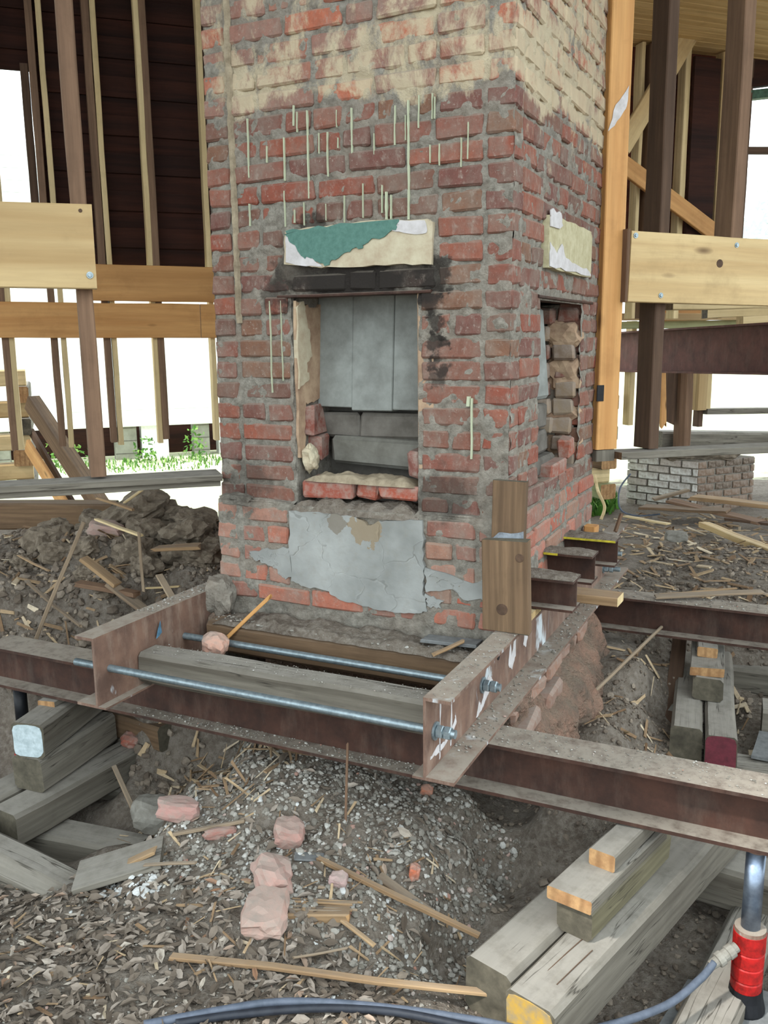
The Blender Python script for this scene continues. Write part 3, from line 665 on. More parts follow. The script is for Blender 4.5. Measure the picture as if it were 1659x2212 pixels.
# clamp channels hugging the chimney sides
def clamp(x, s, label):
    prof = [(0, -.11), (0, .11), (s*.072, .11), (s*.072, .101), (s*.007, .101), (s*.007, -.101), (s*.082, -.101), (s*.082, -.11), (-s*.03, -.11), (-s*.03, -.104), (0, -.104)]
    t = 1 if s > 0 else -1
    # local y of a sweep along +Y points to -X
    prof = [(-a, b) for a, b in prof]
    if s > 0: prof = prof[::-1]
    o = section('steel_channel', (x, -.665, .52), (x, 1.62, .52), prof, M['steel_rust'], n=24)
    return tag(o, label, 'steel channel', 'clamp channels')
clR = clamp(.0, 1, 'rusty steel channel clamp with white paint streaks on the right flank of the chimney')
clL = clamp(-1.062, -1, 'rusty steel channel clamp on the left flank of the chimney')
def rod(y, z, x0, x1, label, nuts=True):
    root = empty('threaded_rod', ((x0+x1)/2, y, z)); tag(root, label, 'threaded rod', 'clamp rods')
    pitch = .0034; n = int((x1-x0)/pitch); prof = []
    for i in range(n): prof += [(i*pitch, .0100), (i*pitch+pitch*.5, .0118)]
    lathe('rod', (x0, y, z), (1, 0, 0), prof, M['zinc'], root, 12, True)
    lathe('washer', (.0075, y, z), (1, 0, 0), [(0, .024), (.0045, .024)], M['zinc'], root, 20)
    nt = lathe('nut', (.013, y, z), (1, 0, 0), [(0, .0155), (.002, .0178), (.016, .0178), (.018, .0155)], M['zinc'], root, 6)
    lathe('nut', (.034, y, z), (1, 0, 0), [(0, .0155), (.002, .0178), (.016, .0178), (.018, .0155)], M['zinc'], root, 6)
    lathe('washer', (-1.074, y, z), (1, 0, 0), [(0, .022), (.0045, .022)], M['zinc'], root, 20)
    lathe('nut', (-1.094, y, z), (1, 0, 0), [(0, .0155), (.002, .0178), (.016, .0178), (.018, .0155)], M['zinc'], root, 6)
    return root
rod(-.605, .518, -1.20, .066, 'front zinc threaded rod, nearest the camera')
rod(-.245, .508, -1.15, .066, 'zinc threaded rod close to the chimney foot')
rod(1.36, .545, -1.15, .10, 'zinc threaded rod end with nuts behind the chimney, upper')
rod(1.41, .460, -1.15, .085, 'zinc threaded rod end with nuts behind the chimney, lower')
# black disc standing in for the dark inside an open hole in the web
lathe('bolt_hole', (.0072, -.10, .545), (1, 0, 0), [(0, .011), (.0012, .011)], M['blackpaint'], clR, 12)
for i, pg in enumerate(([(-.578, .43), (-.574, .60), (-.566, .60), (-.568, .43)], [(-.498, .43), (-.494, .585), (-.486, .585), (-.489, .43)], [(-.64, .455), (-.60, .470), (-.54, .462), (-.47, .485), (-.46, .51), (-.455, .475), (-.50, .455), (-.57, .447)], [(-.30, .425), (-.27, .47), (-.255, .45), (-.22, .49), (-.19, .52), (-.15, .49), (-.20, .455), (-.25, .43)], [(.0, .48), (.02, .55), (.035, .50), (.06, .56), (.08, .57), (.075, .49), (.04, .455)], [(.16, .50), (.18, .56), (.20, .57), (.21, .51), (.19, .48)])):
    prism('paint_streak', pg, .0008, M['skim'], Matrix.Translation((.0073, 0, 0)) @ YZ, clR, .003, 20+i, 4)
prism('blue_mark', [(0, 0), (.025, .055), (.03, .015)], .001, M['bluemark'], Matrix.Translation((-1.053, -.40, .545)) @ YZ, clL, .002, 2, 1)
# needle beams through the chimney
for y, x1, lab in ((.12, .188, 'short needle I-beam stub nearest the upright planks'), (.46, .170, 'short needle I-beam stub in the middle of three'), (.73, .195, 'short needle I-beam stub farthest back with yellow edge')):
    nb = section('needle_beam', (-.20, y, .705), (x1, y, .705), iprof(.10, .10, .007, .008), M['steel_dk'], n=3)
    tag(nb, lab, 'steel beam', 'needle beams')
    crust('beam_dirt', -.02, x1-.002, y-.048, y+.048, .756, .008, M['earth'], nb, int(y*100))
    if y > .7: lumber('yellow_strip', (.0, y-.051, .752), (x1, y-.051, .752), .003, .008, M['yellow'], parent=nb, c=.001, wob=0)
    if .4 < y < .5: lumber('yellow_strip', (.0, y-.051, .752), (.05, y-.051, .752), .003, .008, M['yellow'], parent=nb, c=.001, wob=0)
thing1(lumber('wooden_shim', (.0, .315, .645), (.29, .302, .648), .085, .030, M['splint'], M['pine_w'], c=.003), 'pale wooden wedge sticking out under the middle needle beam', 'wood shim', 'shims on the channel')
thing1(lumber('wooden_shim', (.004, .07, .642), (.072, .07, .642), .13, .022, M['pine_w'], M['pine'], c=.003), 'small wooden shim under the nearest needle beam', 'wood shim', 'shims on the channel')
thing1(lumber('wooden_shim', (.004, .73, .642), (.074, .73, .642), .12, .024, M['splint'], M['pine'], c=.003), 'small wooden shim under the farthest needle beam', 'wood shim', 'shims on the channel')
lumber('weld_plate', (.035, 1.0, .64), (.035, 1.0, .74), .06, .05, M['pine_o'], up=(1, 0, 0)); bpy.data.objects['weld_plate'].name = 'wooden_post'
tag(bpy.data.objects['wooden_post'], 'short orange wood block standing on the channel by the farthest needle', 'wood block')
# upright planks at the corner
pl = lumber('upright_plank', (.018, -.062, .632), (.020, -.050, 1.078), .104, .030, M['plank'], M['weather_end'], up=(0, -1, 0), c=.003, seed=5)
tag(pl, 'brown upright plank with a grey paint patch, behind a shorter one', 'plank', 'planks at the chimney corner')
prism('paint_patch', [(-.028, .85), (-.03, .905), (.0, .925), (.071, .93), (.07, .855), (.03, .845)], .0015, M['greypaint'], Matrix.Translation((0, -.074, 0)) @ Matrix.Rotation(.0, 4, 'X'), pl, .004, 2, 3)
pl2 = lumber('upright_plank', (.033, -.100, .632), (.024, -.098, .908), .142, .034, M['plank'], M['weather_end'], up=(0, -1, 0), c=.003, seed=8, ragged=.012)
tag(pl2, 'short brown upright plank with a big knot, standing on the channel', 'plank', 'planks at the chimney corner')
kn = lathe('knot', (.022, -.1165, .700), (0, -1, 0), [(0, .018), (.0015, .017), (.0016, .010), (.0008, .002)], M['old_dk'], pl2, 14)
lathe('knot', (.072, -.1165, .862), (0, -1, 0), [(0, .013), (.001, .012), (.0011, .005)], M['old_dk'], pl2, 12)

# ================================================================== TIMBERS ROUND THE CHIMNEY FOOT
def timber(name, p0, p1, w_, h_, label, cat='timber', mat='weather', end='weather_end', group=None, c=.012, wob=.003, seed=None, paint=None, up=(0, 0, 1)):
    o = lumber(name, p0, p1, w_, h_, M[mat], M[end], c=c, wob=wob, seed=seed, up=up)
    if paint:
        d = (Vector(p0)-Vector(p1)).normalized(); 
        ww, hh, cc = w_*.965, h_*.965, .022; rr = random.Random(5)
        ring = [(-ww/2+cc, -hh/2), (0, -hh/2), (ww/2-cc, -hh/2), (ww/2-cc*.3, -hh/2+cc*.3), (ww/2, -hh/2+cc), (ww/2, 0), (ww/2, hh/2-cc), (ww/2-cc*.3, hh/2-cc*.3), (ww/2-cc, hh/2), (0, hh/2), (-ww/2+cc, hh/2), (-ww/2+cc*.3, hh/2-cc*.3), (-ww/2, hh/2-cc), (-ww/2, 0), (-ww/2, -hh/2+cc), (-ww/2+cc*.3, -hh/2+cc*.3)]
        ring = [(a_*rr.uniform(.94, 1), b_*rr.uniform(.94, 1)) for a_, b_ in ring]; nn = len(ring)
        pc = [(0, a_, b_) for a_, b_ in ring]+[(.002, a_*.99, b_*.99) for a_, b_ in ring]
        f = [tuple(range(nn-1, -1, -1)), tuple(range(nn, 2*nn))]+[(i, (i+1) % nn, nn+(i+1) % nn, nn+i) for i in range(nn)]
        mobj('painted_end', pc, f, M[paint], o, frame(Vector(p0), Vector(p0)+d*1, up))
    return tag(o, label, cat, group)
timber('timber', (-1.058, -.435, .478), (-.006, -.420, .478), .098, .100, 'grey squared timber spanning between the two clamps beside the front rod')
timber('timber', (-1.03, -.115, .485), (-.012, -.115, .485), .095, .105, 'dirt-covered timber along the foot of the chimney', mat='plank')
crust('loose_dirt', -1.0, -.04, -.165, -.03, .535, .025, M['earth'], bpy.data.objects['timber.001'], 31)
lumber('board', (-.70, -.27, .395), (-.46, -.24, .40), .13, .018, M['slate']); tag(bpy.data.objects['board'], 'grey board scrap lying between timber and chimney foot', 'board')
# --- right crib in front: two timbers, blocks and shims under the near beam
a16 = math.radians(16); dx, dy = math.sin(a16), math.cos(a16)
def rp(t, o, z): return (.236+dx*t+dy*o, -.845+dy*t-dx*o, z)
timber('crib_timber', rp(0, 0, .020), rp(1.12, 0, .020), .124, .14, 'grey weathered crib timber on the left of the right-hand front pair', group='front right crib', seed=3)
t_ = timber('crib_timber', rp(-.03, .130, .020), rp(1.12, .130, .020), .124, .14, 'cracked grey crib timber with a yellow painted end', group='front right crib', paint='yellow_end', seed=4)
for i, (s0, s1, o_) in enumerate(((.03, .30, .11), (.05, .2, .15), (.40, .62, .155), (.15, .35, .17))):    # drying checks
    lumber('check_crack', rp(s0, o_, .0905), rp(s1, o_+.008, .0905), .0025, .002, M['old_dk'], parent=t_, c=.0005, wob=.003)
timber('crib_block', rp(.22, .095, .132), rp(.66, .09, .132), .092, .084, 'stubby square timber block on the front right crib', cat='wood block', mat='olive', end='weather_end', group='blocks on the crib')
timber('crib_block', rp(.20, .090, .192), rp(.62, .085, .192), .115, .034, 'flat board with orange end grain on the crib block', cat='wood block', mat='weather', end='pine_end', group='blocks on the crib', c=.003)
timber('crib_block', rp(.34, .100, .232), rp(.64, .095, .232), .070, .044, 'small pine block directly under the near beam', cat='wood block', mat='weather', end='pine_end', group='blocks on the crib', c=.004)
timber('crib_timber', (.10, .16, -.125), (1.5, -.02, -.125), .14, .14, 'grey timber lying across below the jack beam', group='front right crib')
timber('crib_timber', (.60, -.95, -.20), (.78, .05, -.19), .14, .06, 'flat plank beside the red jack', mat='weather', group='front right crib')
# steel plates below the jack
thing1(prism('steel_plate', [(.55, -.62), (.62, -.30), (.80, -.26), (1.2, -.30), (1.25, -.80), (.70, -.86)], .012, M['slate'], Matrix(((1, 0, 0, 0), (0, 0, 1, 0), (0, -1, 0, -.222), (0, 0, 0, 1))), None, .003, 3, 1), 'dusty flat steel plate under the red jack', 'steel plate')
def jack(x, y, ztop, zbase, label, hose=True, pm='chrome'):
    j = empty('hydraulic_jack', (x, y, zbase)); tag(j, label, 'jack', 'hydraulic jacks')
    lathe('base', (x, y, zbase), (0, 0, 1), [(0, .048), (.02, .050), (.05, .043), (.075, .040)], M['blackpaint'], j, 20)
    prof = [(0, .038), (.03, .039), (.033, .0365), (.037, .039), (.07, .039), (.073, .0365), (.077, .039), (.11, .039), (.113, .0365), (.117, .040), (.165, .040), (.168, .037)]
    lathe('cylinder', (x, y, zbase+.07), (0, 0, 1), prof, M['redpaint'], j, 24)
    lathe('collar', (x, y, zbase+.236), (0, 0, 1), [(0, .039), (.010, .038), (.012, .027)], M['steel_rust'], j, 24)
    lathe('piston', (x, y, zbase+.24), (0, 0, 1), [(0, .0235), (ztop-.022-zbase-.24, .0235)], M[pm], j, 24, True)
    lathe('saddle', (x, y, ztop-.022), (0, 0, 1), [(0, .026), (.006, .034), (.0215, .038)], M['steel_rust'], j, 20)
    if hose:
        d = Vector((-.62, -.62, -.38)).normalized(); b = Vector((x, y, zbase+.20))+Vector((-.028, -.03, 0))
        lathe('coupling', b, d, [(0, .013), (.012, .013), (.013, .018), (.03, .018), (.031, .015), (.045, .015), (.046, .0185), (.062, .0185), (.063, .013), (.085, .012)], M['stone'], j, 14)
    return j
jack(.765, -.345, .258, -.225, 'red hydraulic jack with bright piston under the near beam')
jack(-1.765, -.338, .258, -.16, 'dark hydraulic jack mostly cut off by the left edge', False, 'blackpaint')
thing1(lathe('steel_disc', (.64, -.50, -.215), (0, 0, 1), [(0, .034), (.016, .034), (.018, .02), (.016, .018)], M['stone'], None, 18), 'grey round steel cap lying beside the jack', 'steel cap')
thing1(lump('wood_scrap', (.66, -.40, -.20), (.12, .06, .03), M['splint_g'], (0, 0, .6), .15, 7, .8), 'grey chunk of board wedged left of the jack', 'wood scrap')
def smooth_path(pts, n=10):
    P = [Vector(p) for p in pts]; out = []
    for i in range(len(P)-1):
        p0, p1, p2, p3 = P[max(i-1, 0)], P[i], P[i+1], P[min(i+2, len(P)-1)]
        for k in range(n):
            t = k/n; out.append(.5*((2*p1)+(p2-p0)*t+(2*p0-5*p1+4*p2-p3)*t*t+(3*p1-p0-3*p2+p3)*t**3))
    return out+[P[-1]]
thing1(tube('hydraulic_hose', smooth_path([(.690, -.425, -.05), (.662, -.47, -.075), (.60, -.58, -.085), (.50, -.74, -.05), (.40, -.87, -.01), (.25, -.925, .012), (.10, -.96, .012), (-.08, -1.02, .015), (-.2, -1.075, .015), (-.3, -1.15, .015), (-.42, -1.25, .015)]), .0095, M['rubber']), 'grey hydraulic hose curving from the red jack to the lower edge', 'hose', 'hydraulic hoses')
thing1(tube('hydraulic_hose', smooth_path([(.95, -1.0, -.1), (.60, -.92, -.02), (.36, -.93, .008), (.2, -.955, .012), (.05, -.985, .013), (-.1, -1.045, .013), (-.25, -1.135, .013), (-.36, -1.215, .013)]), .009, M['rubber_dk']), 'darker second hose lying beside the grey one', 'hose', 'hydraulic hoses')
# --- back right crib between the beams
def bp(t, o, z): return (.484-.10*t+o*.995, .65+.995*t+.1*o, z)
timber('crib_timber', bp(0, 0, .020), bp(1.15, 0, .020), .112, .14, 'grey crib timber with a dark bare end, behind the near beam', group='back right crib', end='weather_end')
timber('crib_timber', bp(-.03, .118, .020), bp(1.15, .118, .020), .112, .14, 'crib timber with a maroon painted end', group='back right crib', paint='red_end')
timber('crib_block', bp(.28, .068, .138), bp(.70, .068, .138), .112, .092, 'grey square block on the back right crib', cat='wood block', group='blocks on the back crib', end='weather_end')
timber('crib_block', bp(.30, .064, .200), bp(.68, .064, .200), .128, .034, 'flat board with striped orange end on the back crib block', cat='wood block', end='pine_end', group='blocks on the back crib', c=.003)
timber('crib_block', bp(.42, .058, .238), bp(.72, .058, .238), .078, .040, 'small pine block right under the far beam', cat='wood block', end='pine_end', group='blocks on the back crib', c=.004)
timber('crib_timber', (.30, .74, -.125), (1.6, .86, -.125), .14, .14, 'grey timber running under the maroon-ended timber', group='back right crib')
timber('crib_timber', (.40, 1.55, -.02), (1.6, 1.62, -.02), .14, .12, 'pale timber running to the right under the far beam', group='back right crib', mat='weather')
timber('crib_timber', (.72, 1.10, -.01), (1.6, 1.16, -.01), .14, .12, 'grey timber right of the maroon-ended timber', group='back right crib', mat='weather')
thing1(prism('steel_plate', [(.70, .78), (.72, 1.02), (1.2, 1.02), (1.2, .76)], .012, M['slate'], Matrix(((1, 0, 0, 0), (0, 0, 1, 0), (0, -1, 0, -.045), (0, 0, 0, 1))), None, .003, 6, 1), 'pale flat plate right of the maroon-ended timber', 'steel plate')
thing1(prism('concrete_shard', [(0, 0), (.03, .05), (.02, .12), (.05, .22), (.01, .23), (-.03, .14), (-.045, .05)], .03, M['stone'], Matrix.Translation((.36, 1.02, -.10)) @ Matrix.Rotation(.5, 4, 'Y'), None, .004, 5, 2), 'pale upright mortar shard in the pit by the back crib', 'mortar shard')
thing1(lumber('old_board', (.40, .75, -.14), (.36, 1.38, .20), .06, .02, M['old_dk'], c=.003), 'dark board slanting down beside the back crib', 'board')
thing1(lumber('stick', (.155, .62, .19), (.33, 1.30, .30), .012, .012, M['splint_g'], c=.003), 'long thin grey stick leaning across the pit to the far beam', 'stick')
thing1(lumber('wood_scrap', (.25, 1.20, .24), (.33, 1.40, .27), .05, .012, M['pine_w'], c=.003, ragged=.03), 'pale split board end under the far beam', 'wood scrap')
# --- left crib stack
timber('crib_timber', (-1.492, -.560, .176), (-1.62, -.02, .176), .118, .120, 'crib timber with a white painted end, top of the left stack', group='left crib', paint='white_end')
timber('crib_timber', (-1.500, -.565, .055), (-1.545, -.16, .055), .122, .120, 'thick grey block directly under the white-ended timber', group='left crib')
timber('crib_timber', (-1.475, -.70, -.065), (-1.425, -.055, -.065), .125, .120, 'long grey crib timber low on the left, dirt on its top', group='left crib')
timber('crib_timber', (-1.62, -.78, -.065), (-1.60, -.1, -.065), .125, .120, 'grey crib timber at the left edge beside the long one', group='left crib')
timber('crib_timber', (-1.95, -.30, -.185), (-1.15, -.14, -.185), .13, .12, 'bottom crib timber crossing under the left stack, blunt end showing', group='left crib')
timber('crib_timber', (-1.90, -.60, -.19), (-1.08, -.50, -.19), .12, .12, 'dark bottom timber in the shadow of the left pit', group='left crib')
timber('crib_timber', (-1.60, -.06, .04), (-1.27, -.10, .045), .12, .10, 'short pale timber behind the left stack', group='left crib', mat='plank')
timber('log_timber', (-1.9, -.80, -.03), (-1.02, -.845, -.10), .14, .125, 'round-backed weathered timber end in the left foreground', group='left crib', c=.045, seed=6)
timber('shim_block', (-1.545, -.42, .243), (-1.56, -.26, .246), .075, .022, 'little splintered shim on the white-ended timber', cat='wood shim', mat='weather', end='pine_end', c=.003)
thing1(lump('round_stone', (-1.09, -.42, -.07), (.15, .13, .11), M['stone'], (0, .2, .5), .15, 3, .4), 'grey rounded mortar lump beside the left crib', 'stone')
thing1(lumber('stick', (-1.34, -.33, .01), (-1.15, -.43, -.10), .018, .008, M['splint_g']), 'thin grey lath leaning off the long left crib timber', 'stick')
thing1(lump('brick_fragment', (-1.42, -.15, .015), (.07, .06, .05), M['lbrick'], (.3, .1, .5), .25, 31, .5), 'red brick bit on the far end of the long left timber', 'brick fragment'); bpy.data.objects['brick_fragment'].color = lin((150, 84, 68))

# ================================================================== BROKEN FOOTING UNDER THE RIGHT CHANNEL
ys_ = np.linspace(-.13, 1.08, 120); zs_ = np.linspace(-.05, .40, 46); V = []; F = []
for j, z in enumerate(zs_):
    for i, y in enumerate(ys_):
        bulge = .055+.10*max(0, 1-((z-.10)/.22)**2)*(.6+.5*math.exp(-((y-.55)/.35)**2))
        b = bulge+.04*mn.noise(Vector((y*6, z*7, 1)))+.024*mn.noise(Vector((y*17, z*17, 4)))+.012*mn.noise(Vector((y*45, z*45, 7)))
        zz_ = max(z, .33-1.1*(y+.13)) if y < .2 else z
        V.append((b if z < .385 else b*.6, y, zz_))
for j in range(45):
    for i in range(119): a = j*120+i; F.append((a, a+1, a+121, a+120))
b0 = len(V)
for j, z in enumerate(zs_): V.append((-.02, -.13, max(z, .33))); V.append((-.02, 1.08, z))
for j in range(45): F.append((b0+j*2, j*120, (j+1)*120, b0+j*2+2)); F.append((j*120+119, b0+j*2+1, b0+j*2+3, (j+1)*120+119))
F.append((b0+90, 45*120, *[45*120+i for i in range(1, 120)], b0+91))
FT = mobj('brick_footing', V, F, M['footing'], smooth=True)
tag(FT, 'broken pinkish masonry footing bulging out below the right channel', 'footing')
for i, (y, z, l) in enumerate(((-.06, .355, .13), (.16, .352, .19), (.38, .355, .19), (.60, .352, .18), (.82, .354, .19), (.02, .282, .2), (.30, .286, .19))):
    add_brick((.012+.03*(z < .3), y, z), l, .10, .058, 'y', [(146, 112, 95), (136, 106, 92)], parent=FT, mat=M['lbrick'], tilt=.06, jit=.006, cham=.012)
# plain footing core below the chimney
v, f = chamfer_box(.94, .95, .30, .02, .01, 5)
tag(mobj('footing_core', v, f, M['footing'], None, Matrix.Translation((-.53, .60, .33))), 'dirt-caked masonry core under the chimney, seen between the beams', 'footing')

# ================================================================== HOUSE FRAME
def hl(name, s0, v0, z0, s1, v1, z1, w_, h_, mat, label=None, cat=None, group=None, up=(0, 0, 1), end=None, parent=None, c=.004, kind=None, ragged=0, wob=.002):
    o = lumber(name, H(s0, v0, z0), H(s1, v1, z1), w_, h_, M[mat], M[end] if end else None, up=up, parent=parent, c=c, ragged=ragged, wob=wob)
    return tag(o, label, cat, group, kind)
def stud(s, v, z0, z1, face, dep_, mat, label, group=None, **k): return hl('stud', s, v, z0, s, v, z1, dep_, face, mat, label, 'wall stud', group, up=tuple(HU), **k)
TOP = 4.1
# partition through the chimney
stud(-.412, .05, 1.045, TOP, .050, .095, 'old', 'brown old stud standing on the sill board, left of the chimney', 'partition studs')
o = hl('ledger_board', -1.5, -.022, 1.795, -.375, -.022, 1.790, .036, .258, 'pine', 'pale pine ledger board bolted to the left stud', 'board', 'ledger boards', c=.003)
def bolt(s, v, z, parent): lathe('bolt_head', H(s, v, z), -HV, [(0, .011), (.002, .011), (.0021, .007), (.006, .006)], M['zinc'], parent, 10)
bolt(-.395, -.041, 1.703, o); lathe('knot', H(-.41, -.0405, 1.90), -HV, [(0, .006), (.001, .005)], M['old_dk'], o, 10)
hl('sill_board', -1.6, .03, 1.032, .0, .03, 1.022, .14, .022, 'weather', 'grey floor sill board, left of the chimney', 'board', 'sill boards', c=.002)
hl('sill_board', -1.6, .045, 1.010, -.005, .045, 1.001, .13, .020, 'weather', 'second grey board under the left sill board', 'board', 'sill boards', c=.002)
hl('sill_board', 1.645, .02, 1.008, 2.9, .00, .992, .13, .030, 'weather', 'grey floor sill board carrying the dark stud, right of the chimney', 'board', 'sill boards', c=.002, end='plank')
sA = stud(1.600, .02, 1.035, TOP, .100, .045, 'pine_o', 'orange pine stud hard against the right edge of the chimney', 'partition studs')
hl('notch', 1.556, -.004, 1.235, 1.556, -.004, 1.30, .006, .034, 'blackpaint', parent=sA, up=tuple(HU))
prism('white_smear', [(0, 0), (.03, .10), (.085, .17), (.08, .10), (.05, .05)], .001, M['skim'], Matrix.Translation(H(1.550, -.003, 2.27)) @ Matrix.Rotation(HA, 4, 'Z'), sA, .003, 3, 3)
stud(1.60, .03, .985, 1.032, .095, .05, 'weather', 'grey block under the orange stud', None)
sB = stud(1.835, .055, 1.025, TOP, .050, .11, 'old_dk', 'dark old stud behind the right ledger board, standing on the sill', 'partition studs')
sC = stud(2.20, .055, 1.64, TOP, .055, .11, 'old', 'brown old stud near the right window, behind the ledger', 'partition studs')
o = hl('ledger_board', 1.648, -.022, 1.765, 3.0, -.022, 1.738, .038, .272, 'pine', 'pale pine ledger board with knot, right of the chimney', 'board', 'ledger boards', c=.003)
for s, z in ((1.668, 1.884), (2.165, 1.86), (1.80, 1.655)): bolt(s, -.042, z, o)
lathe('knot', H(2.085, -.0415, 1.785), -HV, [(0, .017), (.001, .015), (.0012, .008)], M['old_dk'], o, 12)
stud(1.643, -.01, 1.63, 1.91, .016, .05, 'old', 'thin brown strip at the left end of the right ledger', None)

# --- left exterior wall: dark siding, sistered studs, two boards
WL = empty('wall_left', H(-.2, 3.25, 2.0)); tag(WL, 'dark brown board siding seen from inside, upper left', 'wall', kind='structure')
z = 2.0; i = 0
while z < 4.3:
    hgt = .118; i += 1
    segs = [(-3.5, 3.2)] if not (2.2 < z+.06 < 3.18) else [(-3.5, -1.4), (-.50, 3.2)]
    for a, b in segs: hl('siding_board', a, 3.30+.022*(i % 2), z+hgt/2, b, 3.30+.022*(i % 2), z+hgt/2,   .02, hgt+.012, 'siding', parent=WL, c=.003)
    z += hgt
hl('window_casing', -.555, 3.27, 2.2, -.555, 3.27, 3.2, .06, .05, 'old_dk', parent=WL, up=tuple(HU))
SP = [(-.80, -.765, 1), (-.505, -.447, 1), (-.172, -.128, 1), (.175, .137, -1), (.57, .528, 0)]
for i, (so, sn, k) in enumerate(SP):
    nm = ('at the left edge', 'second from the left edge', 'between the window and the chimney', 'fourth from the left edge', 'nearest the chimney')[i]
    if k: stud(so, 3.22, .80+.01*i, TOP, .045, .10, 'old', 'rough brown wall stud, '+nm, 'left wall studs', ragged=.02)
    stud(sn, 3.215, .80, TOP, .034, .09, 'pine_w', 'new pine sister stud, '+nm, 'left wall sister studs')
hl('cross_board', -.26, 3.145, 1.873, 2.9, 3.145, 1.848, .035, .232, 'pine_o', 'orange pine board, upper of two nailed across the left wall studs', 'board', 'left wall boards', c=.003)
hl('cross_board', -2.2, 3.145, 1.648, .44, 3.145, 1.625, .035, .225, 'pine_o', 'orange pine board with knots, lower of two across the left wall studs', 'board', 'left wall boards', c=.003)
hl('cross_board', .445, 3.145, 1.625, 2.9, 3.145, 1.600, .035, .225, 'pine_o', 'orange board running on behind the chimney, below the upper one', 'board', 'left wall boards', c=.003)
# --- unseen roof added over the rooms to block sky light, front edge kept back
RF = empty('ceiling', H(0, 1.5, 4.2)); tag(RF, 'unseen dark board roof deck, added above the rooms to block sky light', 'ceiling', kind='structure')
for i in range(24):
    v0 = -1.75+i*.25; hl('sky_block_board', -7, v0, 4.2, 9, v0, 4.2, .245, .03, 'siding', parent=RF, c=.003)
# --- right room: beadboard ceiling, back wall, braces
RC = empty('ceiling_beadboard', H(3.4, 1.4, 3.45)); tag(RC, 'pale pine beadboard ceiling, upper right', 'ceiling', kind='structure')
for i in range(29):
    v0 = .35+i*.082; hl('ceiling_plank', 1.9, v0, 3.50, 6.5, v0, 3.50, .079, .018, 'bead', parent=RC, c=.006, wob=.001)
WR = empty('wall_back_right', H(4, 2.6, 2.0)); tag(WR, 'dark red-brown board wall behind the right braces', 'wall', kind='structure')
z = 1.75
while z < 3.5:
    hl('siding_board', 2.2, 2.62, z+.06, 4.44, 2.62, z+.06, .02, .128, 'siding2', parent=WR, c=.003); z += .118
hl('dark_panel', 3.865, 2.44, 2.62, 4.09, 2.44, 2.62, .03, 1.6, 'siding', 'dark vertical board panel behind the right studs', 'board', c=.003)
for s, m, l in ((3.54, 'old', 'brown stud behind the dark right stud'), (3.835, 'pine_w', 'pale sister stud left of the dark panel'), (4.155, 'pine', 'yellow pine stud right of the dark panel'), (4.235, 'pine', 'second yellow pine stud right of the dark panel'), (3.46, 'pine_w', 'pale stud edge by the orange stud')):
    stud(s, 2.50, 1.62, 3.48 if s != 4.235 else 2.95, .045 if s > 3.5 else .03, .09, m, l, 'right room studs')
hl('brace', 3.24, 2.36, 2.76, 3.75, 2.36, 3.52, .036, .13, 'pine', 'pine diagonal brace rising to the beadboard ceiling', 'brace', 'right room braces', up=tuple(HU))
hl('brace', 3.25, 2.36, 2.66, 4.45, 2.36, 2.02, .036, .12, 'pine_o', 'pine diagonal brace falling to the right behind the studs', 'brace', 'right room braces')
# window at the right edge
W1 = empty('window_1', H(4.8, 2.6, 2.1)); tag(W1, 'bright window at the right edge with green arched trim', 'window', kind='structure')
hl('window_frame', 4.47, 2.60, 2.0, 4.47, 2.60, 3.5, .10, .05, 'old_dk', parent=W1, up=tuple(HU))
hl('window_frame', 4.47, 2.60, 2.08, 5.6, 2.60, 2.08, .10, .05, 'old_dk', parent=W1)
hl('window_bar', 4.47, 2.60, 2.86, 5.6, 2.60, 2.92, .05, .05, 'old_dk', parent=W1)
hl('window_frame', 4.45, 2.60, 3.24, 5.6, 2.60, 3.42, .10, .06, 'greentrim', parent=W1)
hl('window_head', 4.45, 2.60, 3.40, 5.6, 2.60, 3.62, .10, .22, 'siding', parent=W1)
hl('window_pane', 4.5, 2.62, 2.48, 5.6, 2.62, 2.48, .004, .75, 'glass', parent=W1, wob=0)
# framing under the right ledger
hl('floor_joist', 3.55, 3.0, 1.645, 5.9, 3.0, 1.645, .05, .055, 'pine', 'pale joist edge below the right ledger, upper', 'joist', 'right joists')
hl('floor_joist', 3.55, 3.1, 1.578, 5.9, 3.1, 1.60, .06, .06, 'greenwood', 'greenish treated joist on the oxide red beam', 'joist', 'right joists')
hl('floor_joist', 4.15, 3.2, 1.70, 5.2, 3.2, 1.74, .05, .20, 'pine_o', 'orange rim board behind the right framing', 'joist', 'right joists')
hl('blocking', 4.05, 2.4, 1.655, 4.95, 2.2, 1.685, .09, .070, 'pine_w', 'pale squared block end under the right ledger', 'wood block', 'right blocking', end='weather')
hl('blocking', 4.2, 2.2, 1.60, 5.4, 2.0, 1.65, .09, .055, 'pine_w', 'pale board lying under the squared block', 'wood block', 'right blocking')
hl('blocking', 2.42, .75, 1.645, 3.3, .75, 1.66, .15, .045, 'pine_w', 'wide pine plank end under the right ledger corner', 'wood block', 'right blocking', end='plank')
tag(section('steel_girder', (-.95, 5.52, 1.355), (1.25, 2.95, 1.43), iprof(.33, .16, .012, .014), M['steel_beam']), 'deep oxide red girder under the right rooms', 'steel beam')
stud(4.055, 3.3, .75, 1.62, .05, .09, 'pine_w', 'pale post below the red girder, left', 'posts below girder')
hl('broken_board', 4.38, 3.3, 1.3, 4.42, 3.3, .72, .03, .06, 'pine_o', 'splintered orange post below the red girder', 'post', 'posts below girder', up=tuple(HU), ragged=.08)
hl('broken_board', 4.49, 3.32, 1.3, 4.47, 3.32, .78, .03, .16, 'old_dk', 'broken dark board hanging below the red girder', 'board', 'posts below girder', up=tuple(HU), ragged=.15)
